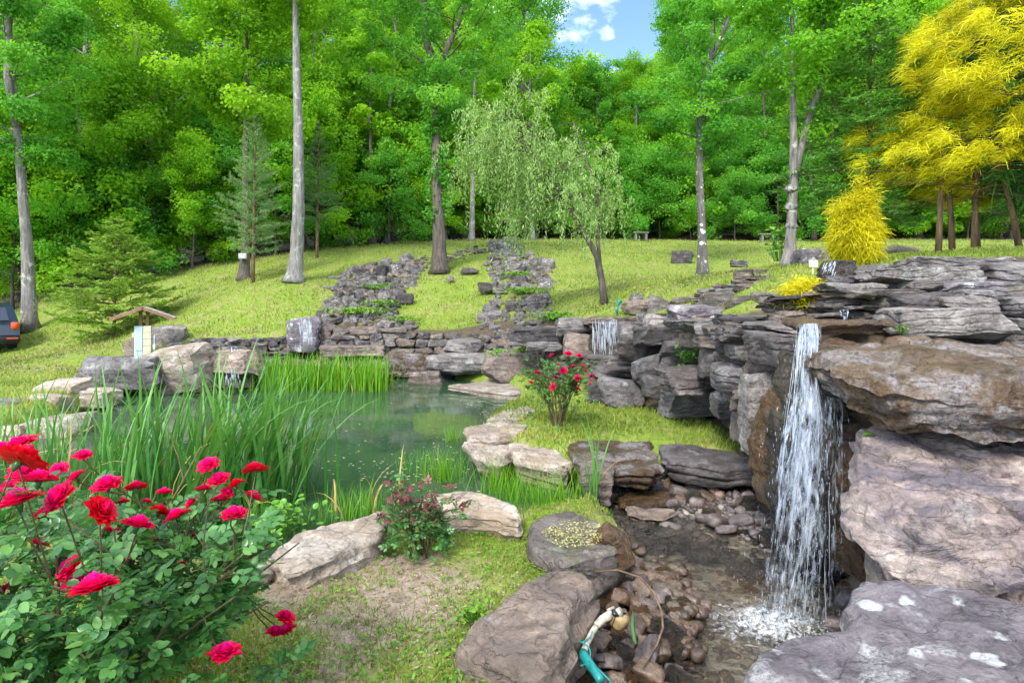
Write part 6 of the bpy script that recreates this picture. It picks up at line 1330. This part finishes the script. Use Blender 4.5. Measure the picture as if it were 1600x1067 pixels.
m = MB(); m.tube(np.array([L_(995, 951, 3.0), L_(993, 975, 2.94), L_(997, 1002, 2.88), L_(1000, 1010, 2.86)]), [.006, .013, .013, .008], 6); link('stake', m.mesh('stake', M['pine'], True), pf)
m = MB(); m.tube(np.array([P(*a) for a in [(930, 893, 3.62), (965, 890, 3.6), (1000, 902, 3.5), (1022, 925, 3.4), (1034, 955, 3.3), (1036, 980, 3.2), (1026, 1008, 3.1), (1012, 1030, 3.0), (1004, 1042, 2.95)]]), [.004, .005, .0055, .006, .006, .006, .006, .005, .004], 7, rough=.1); o = link('bent_twig', m.mesh('bent_twig', M['bark_brown'], True)); tag(o, 'long bent twig arching over the wet cobbles', 'twig')
m = MB(); add = leaflet(.12, .028); m.add(add[0], add[1], .7); o = link('fallen_leaf', m.mesh('fallen_leaf', M['penny'], True), None, P(1348, 682, 3.48) + np.array((0, 0, .01)), (.1, -.1, .2)); tag(o, 'teal-green fallen leaf lying on the pinkish rock', 'leaf')
# parked car, only its rear corner in view
car = empty('parked_car', (-16.72, 19.2, gz(-16.7, 19.4)), R(46)); tag(car, 'dark blue car parked on the lawn, cut off by the left edge', 'car')
M['paint'] = plain('dark_blue_paint', (.012, .022, .035), .2, var=.1, spec=.7); M['carglass'] = plain('car_glass', (.05, .06, .07), .05, spec=.9, var=.05); M['tyre'] = plain('tyre_rubber', (.015, .015, .016), .85); M['lamp'] = plain('red_lamp', (.55, .07, .02), .15, var=.15); M['chrome'] = plain('alloy', (.5, .5, .52), .3, metal=.8)
prof_ = [(0.0, .42), (-.06, .62), (-.03, .95), (.08, 1.02), (.42, 1.55), (.75, 1.66), (2.2, 1.68), (2.9, 1.50), (3.5, 1.08), (4.3, .95), (4.55, .75), (4.55, .40)]
m = MB(); v = []
for sx, inn in ((-1, 0), (1, 0)):
    for (yy, zz) in prof_: v.append((sx * (.92 - max(0, zz - 1.0) * .24), yy, zz))
n_ = len(prof_); m.add(np.array(v), [np.array([(i, (i + 1) % n_, n_ + (i + 1) % n_, n_ + i) for i in range(n_)]), np.arange(n_)[None, ::-1], (np.arange(n_) + n_)[None]]); link('body', m.mesh('body', M['paint']), car)
m = MB(); m.add(np.array([(-.66, .10, 1.08), (.66, .10, 1.08), (.60, .40, 1.50), (-.60, .40, 1.50)]) + (0, -.02, .015), np.array([(0, 1, 2, 3)])); link('rear_window', m.mesh('rear_window', M['carglass']), car)
m = MB(); m.add(np.array([(.93, .55, 1.10), (.93, 3.1, 1.10), (.82, 2.7, 1.50), (.82, .75, 1.55)]) + (.004, 0, 0), np.array([(0, 1, 2, 3)])); link('side_window', m.mesh('side_window', M['carglass']), car)
for sx in (-1, 1): mm = MB(); bevel_box(mm, (sx * .80, -.02, .92), (.22, .14, .24), .03); link('tail_lamp', mm.mesh('tail_lamp', M['lamp'], True), car)
mm = MB(); bevel_box(mm, (0, -.05, .46), (1.84, .18, .24), .05); bp = link('bumper', mm.mesh('bumper', M['tyre'], True), car); mm = MB(); bevel_box(mm, (.72, -.15, .52), (.30, .02, .05), .01); link('reflector', mm.mesh('reflector', M['lamp']), bp)
mm = MB(); bevel_box(mm, (0, -.06, .88), (.40, .02, .12), .005); link('number_plate', mm.mesh('number_plate', M['white']), car)
for sx in (-1, 1):
    for yy in (.85, 3.65):
        mm = MB(); mm.tube(np.array([(sx * .70, yy, .34), (sx * .74, yy, .34), (sx * .90, yy, .34), (sx * .93, yy, .34)]), [.31, .34, .34, .31], 22); wh = link('wheel', mm.mesh('wheel', M['tyre'], True), car); mm = MB(); mm.tube(np.array([(sx * .925, yy, .34), (sx * .94, yy, .34)]), [.22, .20], 16); link('rim', mm.mesh('rim', M['chrome'], True), wh)
